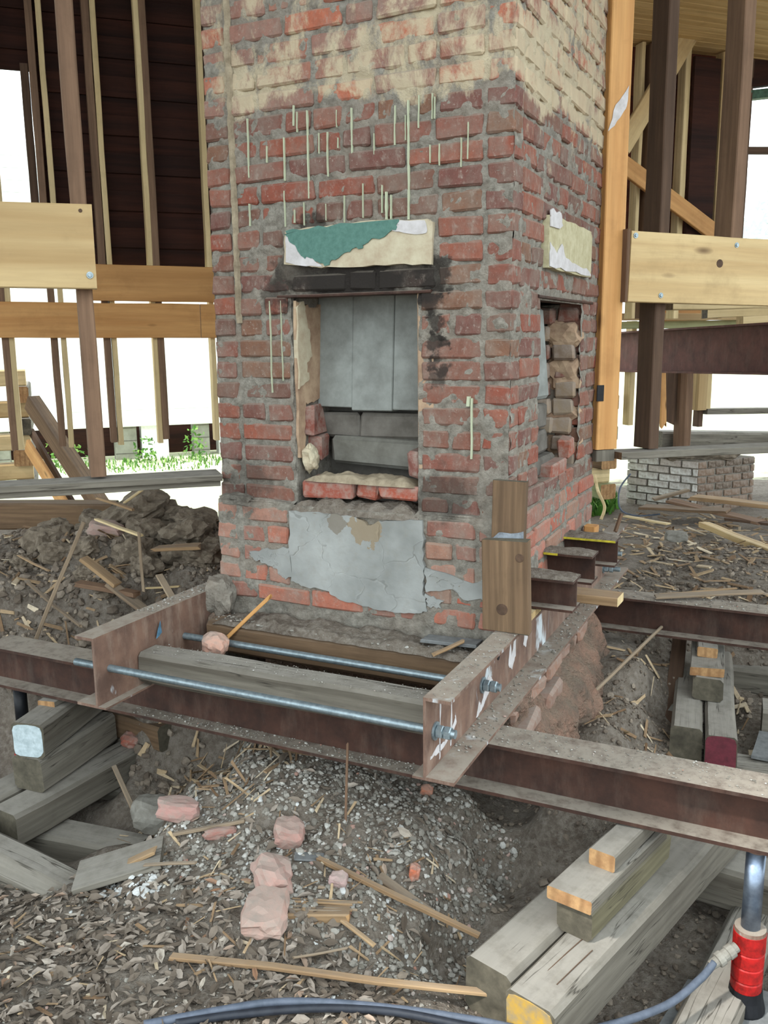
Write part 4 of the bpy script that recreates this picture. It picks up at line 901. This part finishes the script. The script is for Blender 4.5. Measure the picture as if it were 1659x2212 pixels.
hl('old_post', 4.63, 3.3, .47, 4.62, 3.3, 1.3, .14, .13, 'old', 'brown round-edged post below the red girder', 'post', 'posts below girder', up=tuple(HU), c=.035)
stud(4.79, 3.3, .85, 1.3, .10, .09, 'pine', 'double pine post below the red girder', 'posts below girder')
stud(4.87, 3.3, .85, 1.3, .05, .06, 'pine_w', 'pale pine strip right of the double post', 'posts below girder')
stud(4.82, 3.34, .70, .86, .05, .08, 'old_dk', 'dark stub under the double pine post', None)
hl('rail', 4.85, 3.3, .835, 6.2, 3.3, .80, .09, .05, 'weather', 'grey rail running right below the pine post', 'rail')
hl('sill_beam', 4.50, 3.5, .575, 6.2, 3.5, .49, .2, .17, 'weather', 'grey sill beam on the far brick pier', 'beam', c=.02)

# ================================================================== BACKGROUND
# brick pier at the back right, bricks one by one
PR = empty('brick_pier', (-.05, 5.7, 0)); tag(PR, 'brick pier at the back right, sunlight put into its near-white left side', 'pier')
pa, pb, pc_ = Vector((-.66, 5.60, 0)), Vector((-.02, 5.36, 0)), Vector((.40, 5.90, 0))
def pier_face(a, b, cols, nm):
    d = (b-a); L = d.length; d.normalize(); ang = math.atan2(d.y, d.x); nrm = Vector((d.y, -d.x, 0))
    for k in range(7):
        z = -.02+.066*k+.03; x = 0 if k % 2 else -.1
        while x < L-.02:
            x0 = max(x, 0); x1 = min(x+.2, L)
            if x1-x0 > .05:
                p_ = a+d*((x0+x1)/2)-nrm*.045+Vector((0, 0, z)); v, f = chamfer_box(x1-x0-.01, .09, .056, .004, .003, int(k*50+x*100))
                o = mobj('brick', v, f, M['lbrick'], PR, Matrix.Translation(p_) @ Matrix.Rotation(ang, 4, 'Z')); o.color = lin(random.choice(cols))
            x += .21
pier_face(pa, pb, [(222, 222, 218), (206, 206, 202), (188, 180, 172), (196, 190, 184)], 'w')  # sunlight put into the brick colour: near-white left face
pier_face(pb, pc_, [(104, 86, 72), (88, 76, 64), (120, 100, 84)], 'd')
cw_ = Vector((.4, .5, 0))
vv = [tuple(p) for p in (pa+Vector((.02, .02, -.1)), pb+Vector((0, .015, -.1)), pc_+Vector((-.015, .0, -.1)), pc_+Vector((-.6, .25, -.1)))]
vv = vv+[(x, y, .44) for x, y, z in vv]
mobj('pier_mortar', vv, [(3, 2, 1, 0), (4, 5, 6, 7), (0, 1, 5, 4), (1, 2, 6, 5), (2, 3, 7, 6), (3, 0, 4, 7)], M['mortar'], PR)
lump('pier_rubble', (-.1, 5.7, .46), (.7, .45, .12), M['clod1'], (0, 0, .5), .35, 9, .4, PR, ICO3)
# outside cribs
def crib(name, s, v0, zs, labs, grp, mats, long=.9):
    for i, (z, lab) in enumerate(zip(zs, labs)):
        if i % 2: hl('crib_timber', s, v0-.5, z, s, v0+.5, z, .15, .13, mats[i % len(mats)], lab, 'timber', grp, c=.012, end='pine_end' if i % 3 else 'weather_end')
        else: hl('crib_timber', s-long, v0-.35, z, s+.06, v0-.35, z, .15, .13, mats[i % len(mats)], lab, 'timber', grp, c=.012)
NTH = ['topmost', 'second from top', 'third from top', 'fourth from top', 'fifth from top', 'sixth from top', 'seventh from top', 'lowest']
crib('c', -.80, 5.05, [1.215, 1.085, .965, .83, .70, .58, .46, .33], ['crib timber in the outdoor stack at the left edge, '+n for n in NTH], 'outdoor crib left', ['pine_w', 'weather', 'pine', 'weather'])
crib('c', 3.85, 3.75, [1.09, .95, .82, .69, .56, .45, .32, .19], ['crib timber in the outdoor stack behind the orange stud, '+n for n in NTH], 'outdoor crib right', ['pine_w', 'plank', 'pine_w', 'greenwood'])
thing1(lumber('leaning_board', (-4.74, 2.60, 1.03), (-3.72, 2.29, .20), .10, .13, M['plank'], c=.005), 'brown beam leaning against the left outdoor stack', 'board', 'leaning boards')
thing1(lumber('leaning_board', (-4.72, 2.50, .70), (-3.98, 2.20, .20), .03, .12, M['pine_o'], c=.004), 'orange board leaning low on the left outdoor stack', 'board', 'leaning boards')
thing1(lumber('leaning_board', (-4.87, 2.69, .78), (-3.98, 2.27, .20), .03, .07, M['old_dk'], c=.004), 'dark thin board leaning between the beam and the orange board', 'board', 'leaning boards')
thing1(lumber('old_beam', (-3.6, .80, .545), (-2.68, 1.215, .535), .14, .15, M['plank'], M['weather_end'], c=.01), 'brown beam lying behind the left dirt heap', 'beam')
# white house next door on piers
NH = empty('neighbour_house', (-7.7, 7.2, 0)); tag(NH, 'white clapboard house next door standing on piers', 'house')
nd = HU.copy(); n0 = Vector((-8.0, 6.53, 0))
def NP(a, b, z): return n0+HU*a+HV*b+Vector((0, 0, z))
for k in range(24): lumber('clapboard', NP(-14, .3, .47+k*.15), NP(2.6, .3, .47+k*.15), .03, .148, M['whitewash'], parent=NH, c=.004, wob=0)
lumber('sill', NP(-14, .35, .37), NP(2.6, .35, .37), .2, .10, M['white_board'], parent=NH, wob=0)
for a, w_, m in ((-1.2, .4, 'concrete'), (.52, .30, 'concrete'), (.92, .37, 'white_board'), (1.58, .22, 'concrete'), (1.86, .06, 'white_board'), (1.95, .16, 'concrete'), (-3.2, .4, 'concrete')):
    pr = lumber('pier', NP(a, .45, -.25), NP(a, .45, .36), .3, w_, M[m], parent=NH, up=tuple(HU), wob=0)
    if m == 'concrete':
        for q in range(3): lumber('block_joint', NP(a-w_*.49, .2985, -.06+.18*q), NP(a+w_*.49, .2985, -.06+.18*q), .004, .010, M['render_dk'], parent=pr, c=.001, wob=0)
lumber('crawl_space_shade', NP(-14, .95, .1), NP(2.6, .95, .1), .2, .9, M['siding'], parent=NH)  # dark sheet put in for the shade between the piers under the house
# grass and weeds near it
def blades(name, n, region, h0, h1, mat, label, cat, w_=.012):
    VV, FF = [], []
    for i in range(n):
        x, y = region(); z = gz(x, y) if n < 400 else -.15; h = RNG.uniform(h0, h1); a = RNG.uniform(0, 6.28); l = h*RNG.uniform(.2, .8); b = len(VV)
        dx_, dy_ = math.cos(a), math.sin(a)
        VV += [(x-dy_*w_/2, y+dx_*w_/2, z), (x+dy_*w_/2, y-dx_*w_/2, z), (x+dx_*l*.4-dy_*w_*.4, y+dy_*l*.4+dx_*w_*.4, z+h*.6), (x+dx_*l*.4+dy_*w_*.4, y+dy_*l*.4-dx_*w_*.4, z+h*.6), (x+dx_*l, y+dy_*l, z+h)]
        FF += [(b, b+1, b+3, b+2), (b+2, b+3, b+4)]
    return tag(mobj(name, VV, FF, M[mat]), label, cat, kind='stuff')
def regN():
    p_ = NP(RNG.uniform(-3, 2.2), RNG.uniform(-1.2, .2), 0); return p_.x, p_.y
blades('grass_blades', 1500, regN, .02, .09, 'grass', 'bright green grass along the white house', 'grass', .02)
def regR(): 
    a = RNG.uniform(0, 6.28); q = RNG.uniform(0, 1)**.5; return -.95+.30*q*math.cos(a), 5.1+.5*q*math.sin(a)
blades('weeds', 380, regR, .05, .16, 'grass', 'sunny green weeds right of the chimney', 'weeds', .03)
def bush(name, c, r, n, mat, label, leaf=.06, parent=None):
    VV, FF = [], []
    for i in range(n):
        d = RNG.normal(size=3); d /= np.linalg.norm(d); p_ = np.array(c)+d*np.array(r)*RNG.uniform(.3, 1)**.5; a = RNG.normal(size=3); a /= np.linalg.norm(a); b_ = np.cross(a, d+.1); b_ /= np.linalg.norm(b_)+1e-6; s = leaf*RNG.uniform(.6, 1.3); b = len(VV)
        VV += [tuple(p_-a*s), tuple(p_+b_*s*.5), tuple(p_+a*s), tuple(p_-b_*s*.5)]; FF.append((b, b+1, b+2, b+3))
    return tag(mobj(name, VV, FF, M[mat], parent), label, 'shrub' if parent is None else None, kind='stuff')
for i, (a, b, z, r, lab) in enumerate(((-.30, -.2, .05, (.35, .25, .22), 'leafy green weed clump left of the grey concrete pier'), (.75, -.1, .02, (.2, .15, .2), 'leafy green weed beside the white pier'), (1.42, -.1, .08, (.2, .15, .28), 'leafy green weed right of the white pier'), (1.9, -.5, -.02, (.22, .15, .15), 'low green weed at the chimney edge'))):
    p_ = NP(a, b, z); bush('weed_clump', tuple(p_), r, 90, 'grass', lab, .035)
TR = empty('garden_tree', (.4, 18, -.2)); tag(TR, 'pale green tree outside the right window', 'tree')
bush('crown', (.4, 18, 2.7), (1.7, 1.7, 1.7), 2000, 'foliage', None, .16, TR)
tube('trunk', [(.4, 18, -.2), (.45, 18, 1.4), (.4, 18, 2.8)], .14, M['old'], TR)


# ================================================================== LITTER
def scatter(name, n, sampler, shape, mat, label, cat, parent=None):
    """n small pieces dropped on the ground, joined: uncountable litter"""
    VV, FF = [], []; pts = np.array([sampler() for _ in range(n)]); hz = ground_h(pts[:, 0], pts[:, 1])
    e = .02; gxs = (ground_h(pts[:, 0]+e, pts[:, 1])-hz)/e; gys = (ground_h(pts[:, 0], pts[:, 1]+e)-hz)/e
    for i in range(n):
        v, f = shape(); N = Vector((-gxs[i], -gys[i], 1)).normalized(); q = Vector((0, 0, 1)).rotation_difference(N).to_matrix(); R = np.array(q @ Matrix.Rotation(RNG.uniform(0, 6.28), 3, 'Z'))
        v = v @ R.T+np.array([pts[i, 0], pts[i, 1], hz[i]]); b = len(VV); VV += v.tolist(); FF += [tuple(k+b for k in q_) for q_ in f]
    return tag(mobj(name, VV, FF, M[mat]), label, cat, kind='stuff')
def leaf():
    L = RNG.uniform(.018, .036)+.024*RNG.random()**3; W = L*RNG.uniform(.26, .52); c = RNG.uniform(-.4, .6)*W; t = RNG.uniform(-.5, .5); r = RNG.uniform(-.6, .6)
    v = np.array([(-L/2, 0, 0), (-L*.15, -W/2, c), (L*.2, -W*.42, c*.8), (L/2, 0, L*.15*t), (L*.2, W*.42, c*.8), (-L*.15, W/2, c), (0, 0, 0)])
    Rx = np.array(Matrix.Rotation(r, 3, 'X') @ Matrix.Rotation(t*.6, 3, 'Y')); v = v @ Rx.T; v[:, 2] += .004+abs(r)*W*.3+RNG.uniform(0, .006)
    return v, [(0, 1, 6), (1, 2, 6), (2, 3, 6), (3, 4, 6), (4, 5, 6), (5, 0, 6)]
def stone_(lo, hi, flat=.7, src=ICO0):
    s = RNG.uniform(lo, hi)*RNG.uniform(.5, 1)**2+lo*.3; v = src[0]*(1+RNG.uniform(-.25, .25, (len(src[0]), 1)))*np.array([s, s*RNG.uniform(.6, 1), s*flat*RNG.uniform(.6, 1)])/2
    v = v.copy(); v[:, 2] += s*.18; return v, src[1]
def chip(l0, l1, w0, w1):
    def g_():
        L = RNG.uniform(l0, l1); W = RNG.uniform(w0, w1); T = W*.25; tl = RNG.uniform(-.25, .25)
        v = np.array([(sx*L/2*(1-.25*RNG.random()), sy*W/2*(1 if sx < 0 else RNG.uniform(.2, 1)), sz*T/2+.004+sx*L/2*tl+abs(tl)*L/2) for sx in (-1, 1) for sy in (-1, 1) for sz in (-1, 1)])
        return v, [(0, 1, 3, 2), (4, 6, 7, 5), (0, 4, 5, 1), (2, 3, 7, 6), (0, 2, 6, 4), (1, 5, 7, 3)]
    return g_
def box_s(x0, x1, y0, y1, test=None):
    def g_():
        while True:
            x, y = RNG.uniform(x0, x1), RNG.uniform(y0, y1)
            if test is None or test(x, y): return (x, y)
    return g_
fore = lambda x, y: y < -.72-.28*(x+.4)*(x < -.4)*-.6+.06*math.sin(x*9) and y < -.80-.9*max(0, x+.1)
scatter('leaf_litter', 4300, box_s(-1.5, .22, -1.62, -.66, lambda x, y: fore(x, y) and RNG.random() < (1 if y < -.9 else .55)), leaf, 'leaf', 'dry brown leaf litter covering the foreground', 'leaf litter')
scatter('leaf_litter', 260, box_s(-.95, .0, -.8, -.2), leaf, 'leaf', 'scattered dry leaves on the grey heap', 'leaf litter')
scatter('gravel', 6500, box_s(-1.0, .08, -.85, -.02), lambda: stone_(.006, .026), 'gravel', 'grey gravel and mortar crumbs heaped below the beam', 'gravel')
scatter('gravel', 2200, box_s(-1.3, .2, -1.6, -.8), lambda: stone_(.004, .014), 'gravel', 'fine grit among the foreground leaves', 'gravel')
scatter('gravel', 2600, box_s(-.25, 1.3, -1.0, .9, lambda x, y: x > 0 or y > -.25), lambda: stone_(.006, .034), 'clod', 'earth crumbs in the right pit', 'gravel')
scatter('clods', 5200, box_s(-2.9, -1.12, -.25, 1.4), lambda: stone_(.012, .055, .85, ICO0), 'clod', 'crumbly brown earth clods on the left heap', 'clods')
scatter('clods', 3500, box_s(.0, 1.6, 1.3, 3.6), lambda: stone_(.008, .045, .8, ICO0), 'clod', 'earth clods behind the far beam', 'clods')
scatter('clods', 1200, box_s(.2, .75, .2, 1.2), lambda: stone_(.006, .03, .8, ICO0), 'clod', 'earth clods on the slope between the beams', 'clods')
scatter('wood_chips', 420, box_s(-2.8, -1.15, -.2, 1.1), chip(.03, .14, .006, .022), 'chips', 'small wood splinters strewn over the left heap', 'wood chips')
scatter('wood_chips', 900, box_s(-.5, 1.6, 1.35, 5.0), chip(.03, .16, .006, .03), 'chips', 'wood splinters strewn behind the far beam', 'wood chips')
scatter('wood_chips', 110, box_s(-1.2, -.6, -.5, -.05), chip(.04, .16, .004, .014), 'chips', 'straw and splinters by the left crib', 'wood chips')
scatter('wood_chips', 260, box_s(-1.2, .1, -1.5, -.4), chip(.02, .08, .003, .010), 'chips', 'tiny splinters in the foreground', 'wood chips')
scatter('wood_chips', 130, box_s(.1, .8, .1, 1.25), chip(.03, .12, .005, .022), 'chips', 'splinters on the slope between the beams', 'wood chips')
scatter('lime_lumps', 60, lambda: (-.80+RNG.normal()*.05, -.84+RNG.normal()*.035), lambda: stone_(.012, .035, .6, ICO1), 'shell', 'white lime crumbs in the left foreground', 'lime')
scatter('lime_lumps', 90, box_s(-1.0, .0, -1.0, -.2), lambda: stone_(.008, .026, .5, ICO0), 'shell', 'pale mortar flakes scattered on the heap', 'lime')
# earth lying on beam flanges and timbers
def grit(name, n, fn, parent, mat='gravel', lo=.003, hi=.011, label=None):
    VV, FF = [], []
    for i in range(n):
        p_ = fn(); v, f = stone_(lo, hi, .7); b = len(VV); VV += (v+np.array(p_)).tolist(); FF += [tuple(k+b for k in q) for q in f]
    return tag(mobj(name, VV, FF, M[mat], parent), label, kind='stuff')
B = bpy.data.objects
grit('grit', 420, lambda: (RNG.uniform(-1.2, 0), RNG.uniform(-.40, -.345), .271), B['steel_beam'], label='grit on the lower flange')
grit('grit', 500, lambda: (RNG.uniform(.08, 1.3), RNG.uniform(-.40, -.28), .411), B['steel_beam'], 'gravel', .002, .008)
grit('grit', 420, lambda: (RNG.uniform(.1, 1.6), RNG.uniform(1.14, 1.26), .411), B['steel_beam.001'], 'gravel', .003, .012)
grit('grit', 420, lambda: (RNG.uniform(.01, .078), RNG.uniform(-.5, 1.3), .4195), B['steel_channel'], 'gravel', .003, .012)
grit('grit', 200, lambda: (RNG.uniform(.005, .07), RNG.uniform(-.65, 0), .631), B['steel_channel'], 'gravel', .002, .007)
grit('grit', 160, lambda: (RNG.uniform(-1.13, -1.07), RNG.uniform(-.4, 0), .631), B['steel_channel.001'], 'gravel', .003, .012)
grit('grit', 420, lambda: (RNG.uniform(-1.03, -.05), RNG.uniform(-.47, -.385), .529), B['timber'], 'gravel', .002, .006)
grit('grit', 300, lambda: (RNG.uniform(-1.0, -.05), RNG.uniform(-.16, -.06), .548), B['timber.001'], 'gravel', .005, .018)
# individual pieces
def frag(loc, size, rot, col, label, seed, flat=.75, rough=.18):
    o = lump('brick_fragment', loc, size, M['lbrick'], rot, rough, seed, flat); o.color = lin(col); return tag(o, label, 'brick fragment', 'brick fragments')
frag((-.835, -.60, gz(-.835, -.6)+.03), (.125, .07, .06), (0, .1, .35), (170, 130, 122), 'pink half brick at the edge of the left pit', 2)
frag((-.455, -.58, gz(-.455, -.58)+.03), (.085, .08, .07), (.2, .2, .5), (170, 132, 122), 'pink cube-like brick lump on the grey heap', 3)
frag((-.40, -.755, gz(-.4, -.755)+.03), (.10, .12, .07), (.2, .3, .9), (174, 140, 130), 'pale pink rough brick chunk, upper of two touching', 4, .5, .3)
frag((-.35, -.865, gz(-.35, -.865)+.03), (.11, .15, .06), (.1, .0, .4), (178, 146, 134), 'pale pink rough brick chunk nearest the camera', 5, .7, .2)
frag((-.09, -.515, gz(-.09, -.515)+.02), (.03, .035, .04), (.1, .2, .3), (184, 106, 78), 'small orange brick chip near the right pit', 6)
frag((.15, .06, -.10), (.08, .18, .07), (.3, .3, .3), (142, 88, 74), 'dark red brick lying in the shade under the near beam', 7, .85, .08)
frag((-.895, -.295, .515), (.085, .075, .075), (.3, .4, .2), (190, 148, 130), 'pink brick lump resting against the second rod', 8, .3, .25)
frag((-.66, -.63, gz(-.66, -.63)+.01), (.10, .03, .03), (0, 0, .8), (150, 106, 96), 'long red sliver on the left of the heap', 9, .6)
frag((-.25, -.66, gz(-.25, -.66)+.012), (.05, .04, .04), (.3, .1, .3), (178, 150, 146), 'pinkish small brick lump among pale flakes', 10)
frag((-.22, -.12, gz(-.22, -.12)+.012), (.04, .03, .03), (.3, .1, .3), (186, 120, 94), 'tiny orange brick chip far on the heap', 11)
frag((-2.06, .48, gz(-2.06, .48)+.03), (.16, .10, .07), (.1, .2, .4), (170, 140, 130), 'mortared brick lump on the crest of the left heap', 12)
def stick(p0, p1, w_, h_, mat, label, ragged=.01, name='stick', cat='stick', up=(0, 0, 1)): return thing1(lumber(name, p0, p1, w_, h_, M[mat], c=.002, wob=.004, ragged=ragged, up=up), label, cat)
def gp(x, y, d=.006): return (x, y, gz(x, y)+d)
stick((-.336, -.616, .075), (.14, -.628, -.01), .016, .012, 'splint', 'yellow split lath crossing the heap to the right pit')
stick((-.506, -1.05, .018), (.36, -.80, .012), .020, .010, 'splint', 'long brown lath in the foreground reaching the yellow-ended timber')
stick(gp(-.29, -.70), gp(-.13, -.605), .010, .008, 'splint_g', 'thin grey twig right of the split block')
stick((-.235, -.925, .02), (-.13, -.84, .02), .006, .006, 'splint_g', 'thin twig below the split block')
stick((-.18, -.78, .035), (-.08, -.80, .01), .014, .008, 'splint', 'orange splinter at the end of the split block')
blk = lumber('split_block', (-.330, -.800, .035), (-.175, -.735, .035), .075, .028, M['splint'], M['pine_end'], c=.004, wob=.006, ragged=.02); tag(blk, 'splintered yellow wood block beside the pink brick chunk', 'wood scrap')
for i in range(6): lumber('splinter', Vector((-.33, -.82+.010*i, .050)), Vector((-.175+.01*(i % 3), -.755+.010*i, .049)), .006, .005, M['splint' if i % 2 else 'splint_g'], parent=blk, c=.001, wob=.004)
bd = lumber('flat_board', (-1.00, -.86, gz(-.9, -.8)+.012), (-.80, -.72, gz(-.8, -.72)+.020), .15, .020, M['weather'], c=.003); tag(bd, 'dusty square board end lying in the left foreground', 'board')
stick((-.90, -.80, gz(-.9, -.8)+.035), (-.80, -.755, gz(-.8, -.755)+.042), .03, .012, 'splint', 'short orange splinter on the dusty board', .02)
stick(gp(-.80, -.80, .02), gp(-.66, -.745, .01), .012, .006, 'splint_g', 'pale grey lath below the pink half brick')
stick(gp(-.80, -.665, .015), gp(-.60, -.59, .02), .014, .010, 'splint_g', 'grey lath under the pink half brick')
stick(gp(-.172, -.569, .008), gp(-.012, -.588, .008), .035, .010, 'splint_g', 'flat grey lath by the right pit edge')
stick(gp(-.40, -.64, .008), gp(-.33, -.60, .008), .04, .006, 'slate', 'flat slate chip below the pink cube lump', name='slate_chip', cat='slate')
stick((-.338, -.425, .335), (-.335, -.46, gz(-.335, -.46)), .008, .004, 'old', 'thin rusty strap hanging down from the near beam', name='strap', cat='strap', up=(0, 1, 0))
stick((-.937, -.17, .50), (-.788, -.12, .648), .022, .014, 'pine_o', 'orange splinter leaning on the chimney foot', .03)
stick((-.17, -.19, .56), (-.10, -.12, .59), .018, .008, 'splint', 'small splinter on the dirt at the chimney foot, right', .02)
stick((-.24, -.09, .565), (-.06, -.08, .568), .06, .012, 'slate', 'dark slate strip at the chimney foot, right', name='slate_strip', cat='slate')
# left heap pieces
stick((-1.90, -.12, .34), (-1.74, .02, .80), .012, .014, 'splint_g', 'long thin stick standing in the left heap')
stick((-1.50, .06, .53), (-1.53, .10, .76), .012, .012, 'splint_g', 'short thin stick standing in the left heap')
stick((-1.78, .04, .64), (-1.63, .06, .545), .055, .016, 'splint', 'flat pale board stub lying on the left heap', .01, 'board_stub', 'board')
stick((-1.66, .05, .55), (-1.46, .07, .425), .055, .012, 'splint_g', 'frayed grey board end sliding down the left heap', .03, 'board_stub', 'board')
stick((-1.80, .03, .54), (-1.55, .08, .51), .05, .018, 'old', 'dark brown board stuck in the left heap', .02, 'board_stub', 'board')
stick((-1.58, .24, .655), (-1.42, .32, .665), .075, .014, 'splint', 'brown broken board on the right of the left heap', .03, 'board_stub', 'board')
stick((-1.98, .34, .73), (-1.70, .30, .69), .022, .010, 'pine_w', 'pale lath on the crest of the left heap', .02)
stick((-1.96, .50, .78), (-1.90, .62, .86), .022, .008, 'pine_w', 'pale lath sticking up from the left heap crest', .02)
stick((-2.06, .44, .80), (-1.88, .46, .76), .024, .010, 'splint', 'yellowish splint by the mortared brick lump', .02)
stick((-1.55, .14, .52), (-1.42, .18, .535), .018, .006, 'pine_w', 'short pale chip above the left channel', .02)
stick((-1.44, .09, .60), (-1.36, .06, .52), .03, .008, 'splint_g', 'grey bark strip beside the left channel', .02)
stick((-2.2, .10, .60), (-1.95, .02, .58), .012, .006, 'splint', 'straw-coloured stick on the left side of the heap', .02)
stick((-2.05, .0, .52), (-1.72, -.06, .40), .014, .010, 'splint_g', 'grey stick low on the left heap', .02)
CL = ((-2.10, .72, .30), (-1.98, .80, .22), (-1.72, .62, .24), (-1.62, .45, .17), (-1.80, .36, .19), (-1.52, .58, .16), (-1.45, .38, .15), (-1.90, .55, .18), (-2.35, .40, .20), (-2.25, .62, .18), (-1.66, .26, .13), (-1.40, .22, .12), (-1.88, .18, .12), (-2.15, .26, .14), (-2.45, .55, .16), (-1.36, .52, .14), (-2.0, .28, .12), (-1.55, .14, .09), (-1.72, .10, .09), (-2.3, .2, .12), (-1.8, .78, .2), (-1.35, .8, .16))
ORD = ['leftmost', 'second from left', 'third from left', 'fourth from left', 'fifth from left', 'sixth from left', 'seventh from left', 'eighth from left', 'ninth from left', 'tenth from left', 'eleventh from left']
ci = 0
for row, lo_, hi_ in (('along the crest', .5, 9), ('half way up', .21, .5), ('near the foot', -9, .21)):
    rr = sorted([c for c in CL if lo_ < c[1] <= hi_], key=lambda c: c[0]*rt.x+c[1]*rt.y)
    for k_, (x, y, s) in enumerate(rr):
        ci += 1; o = lump('earth_clod', (x, y, gz(x, y)+s*.16), (s, s*RNG.uniform(.7, 1), s*RNG.uniform(.55, .8)), M['clod1'], (RNG.uniform(-.3, .3), RNG.uniform(-.3, .3), RNG.uniform(0, 6)), .42, ci, .35, None, ICO3)
        tag(o, ('large ' if s > .18 else 'small ' if s < .13 else '')+'rough earth clod %s of the left heap, %s' % (row, ORD[k_]), 'clod', 'earth clods on the left heap')
# debris behind the far beam
stick((.194, 3.87, .20), (.78, 2.86, .235), .07, .04, 'pine', 'bright pine stud lying on the ground at the right', 0, 'loose_stud', 'board')
stick((.10, 1.70, .255), (.54, 2.02, .262), .014, .008, 'splint', 'long straw-coloured splint behind the far beam', .02)
stick((.28, 1.16, .425), (.68, 1.33, .445), .045, .010, 'splint_g', 'frayed grey splint lying across the far beam', .03)
stick((-.45, 4.45, .10), (-.08, 4.15, .13), .05, .014, 'pine_w', 'pale board in the far debris, left', .02, 'debris_board', 'board')
stick((-.35, 4.60, .16), (.30, 4.50, .19), .16, .02, 'plank', 'broad weathered board on the far debris pile', .03, 'debris_board', 'board')
stick((-.15, 4.75, .20), (.55, 4.30, .16), .12, .02, 'old', 'brown board slanting on the far debris pile', .04, 'debris_board', 'board')
stick((.0, 4.85, .22), (.75, 4.75, .20), .14, .03, 'splint', 'splintered orange board on the far debris pile', .06, 'debris_board', 'board')
stick((-.30, 4.85, .18), (-.05, 4.95, .26), .09, .02, 'splint_g', 'grey board end tilted before the pier', .02, 'debris_board', 'board')
stick((.30, 4.35, .16), (1.0, 4.25, .15), .09, .02, 'old_dk', 'dark board at the foot of the debris pile', .04, 'debris_board', 'board')
stick((.08, 1.28, .66), (.10, 1.30, .74), .016, .012, 'old', 'short stake behind the farthest needle beam', .01)
thing1(lump('concrete_lump', (.12, 3.0, .29), (.13, .09, .06), M['stone'], (0, 0, .3), .1, 5, .85), 'small grey block on the ground right of the chimney', 'concrete lump')
thing1(tube('cable', smooth_path([(-.70, 4.45, .42), (-.66, 4.4, .30), (-.60, 4.38, .18), (-.62, 4.36, .08)]), .012, M['pine_w']), 'pale cable hanging right of the chimney', 'cable', 'cables')
thing1(tube('cable', smooth_path([(-.45, 4.6, .42), (-.52, 4.55, .30), (-.50, 4.5, .15), (-.38, 4.52, .10), (-.2, 4.55, .12)]), .007, M['rubber']), 'thin blue-grey cable looping right of the chimney', 'cable', 'cables')
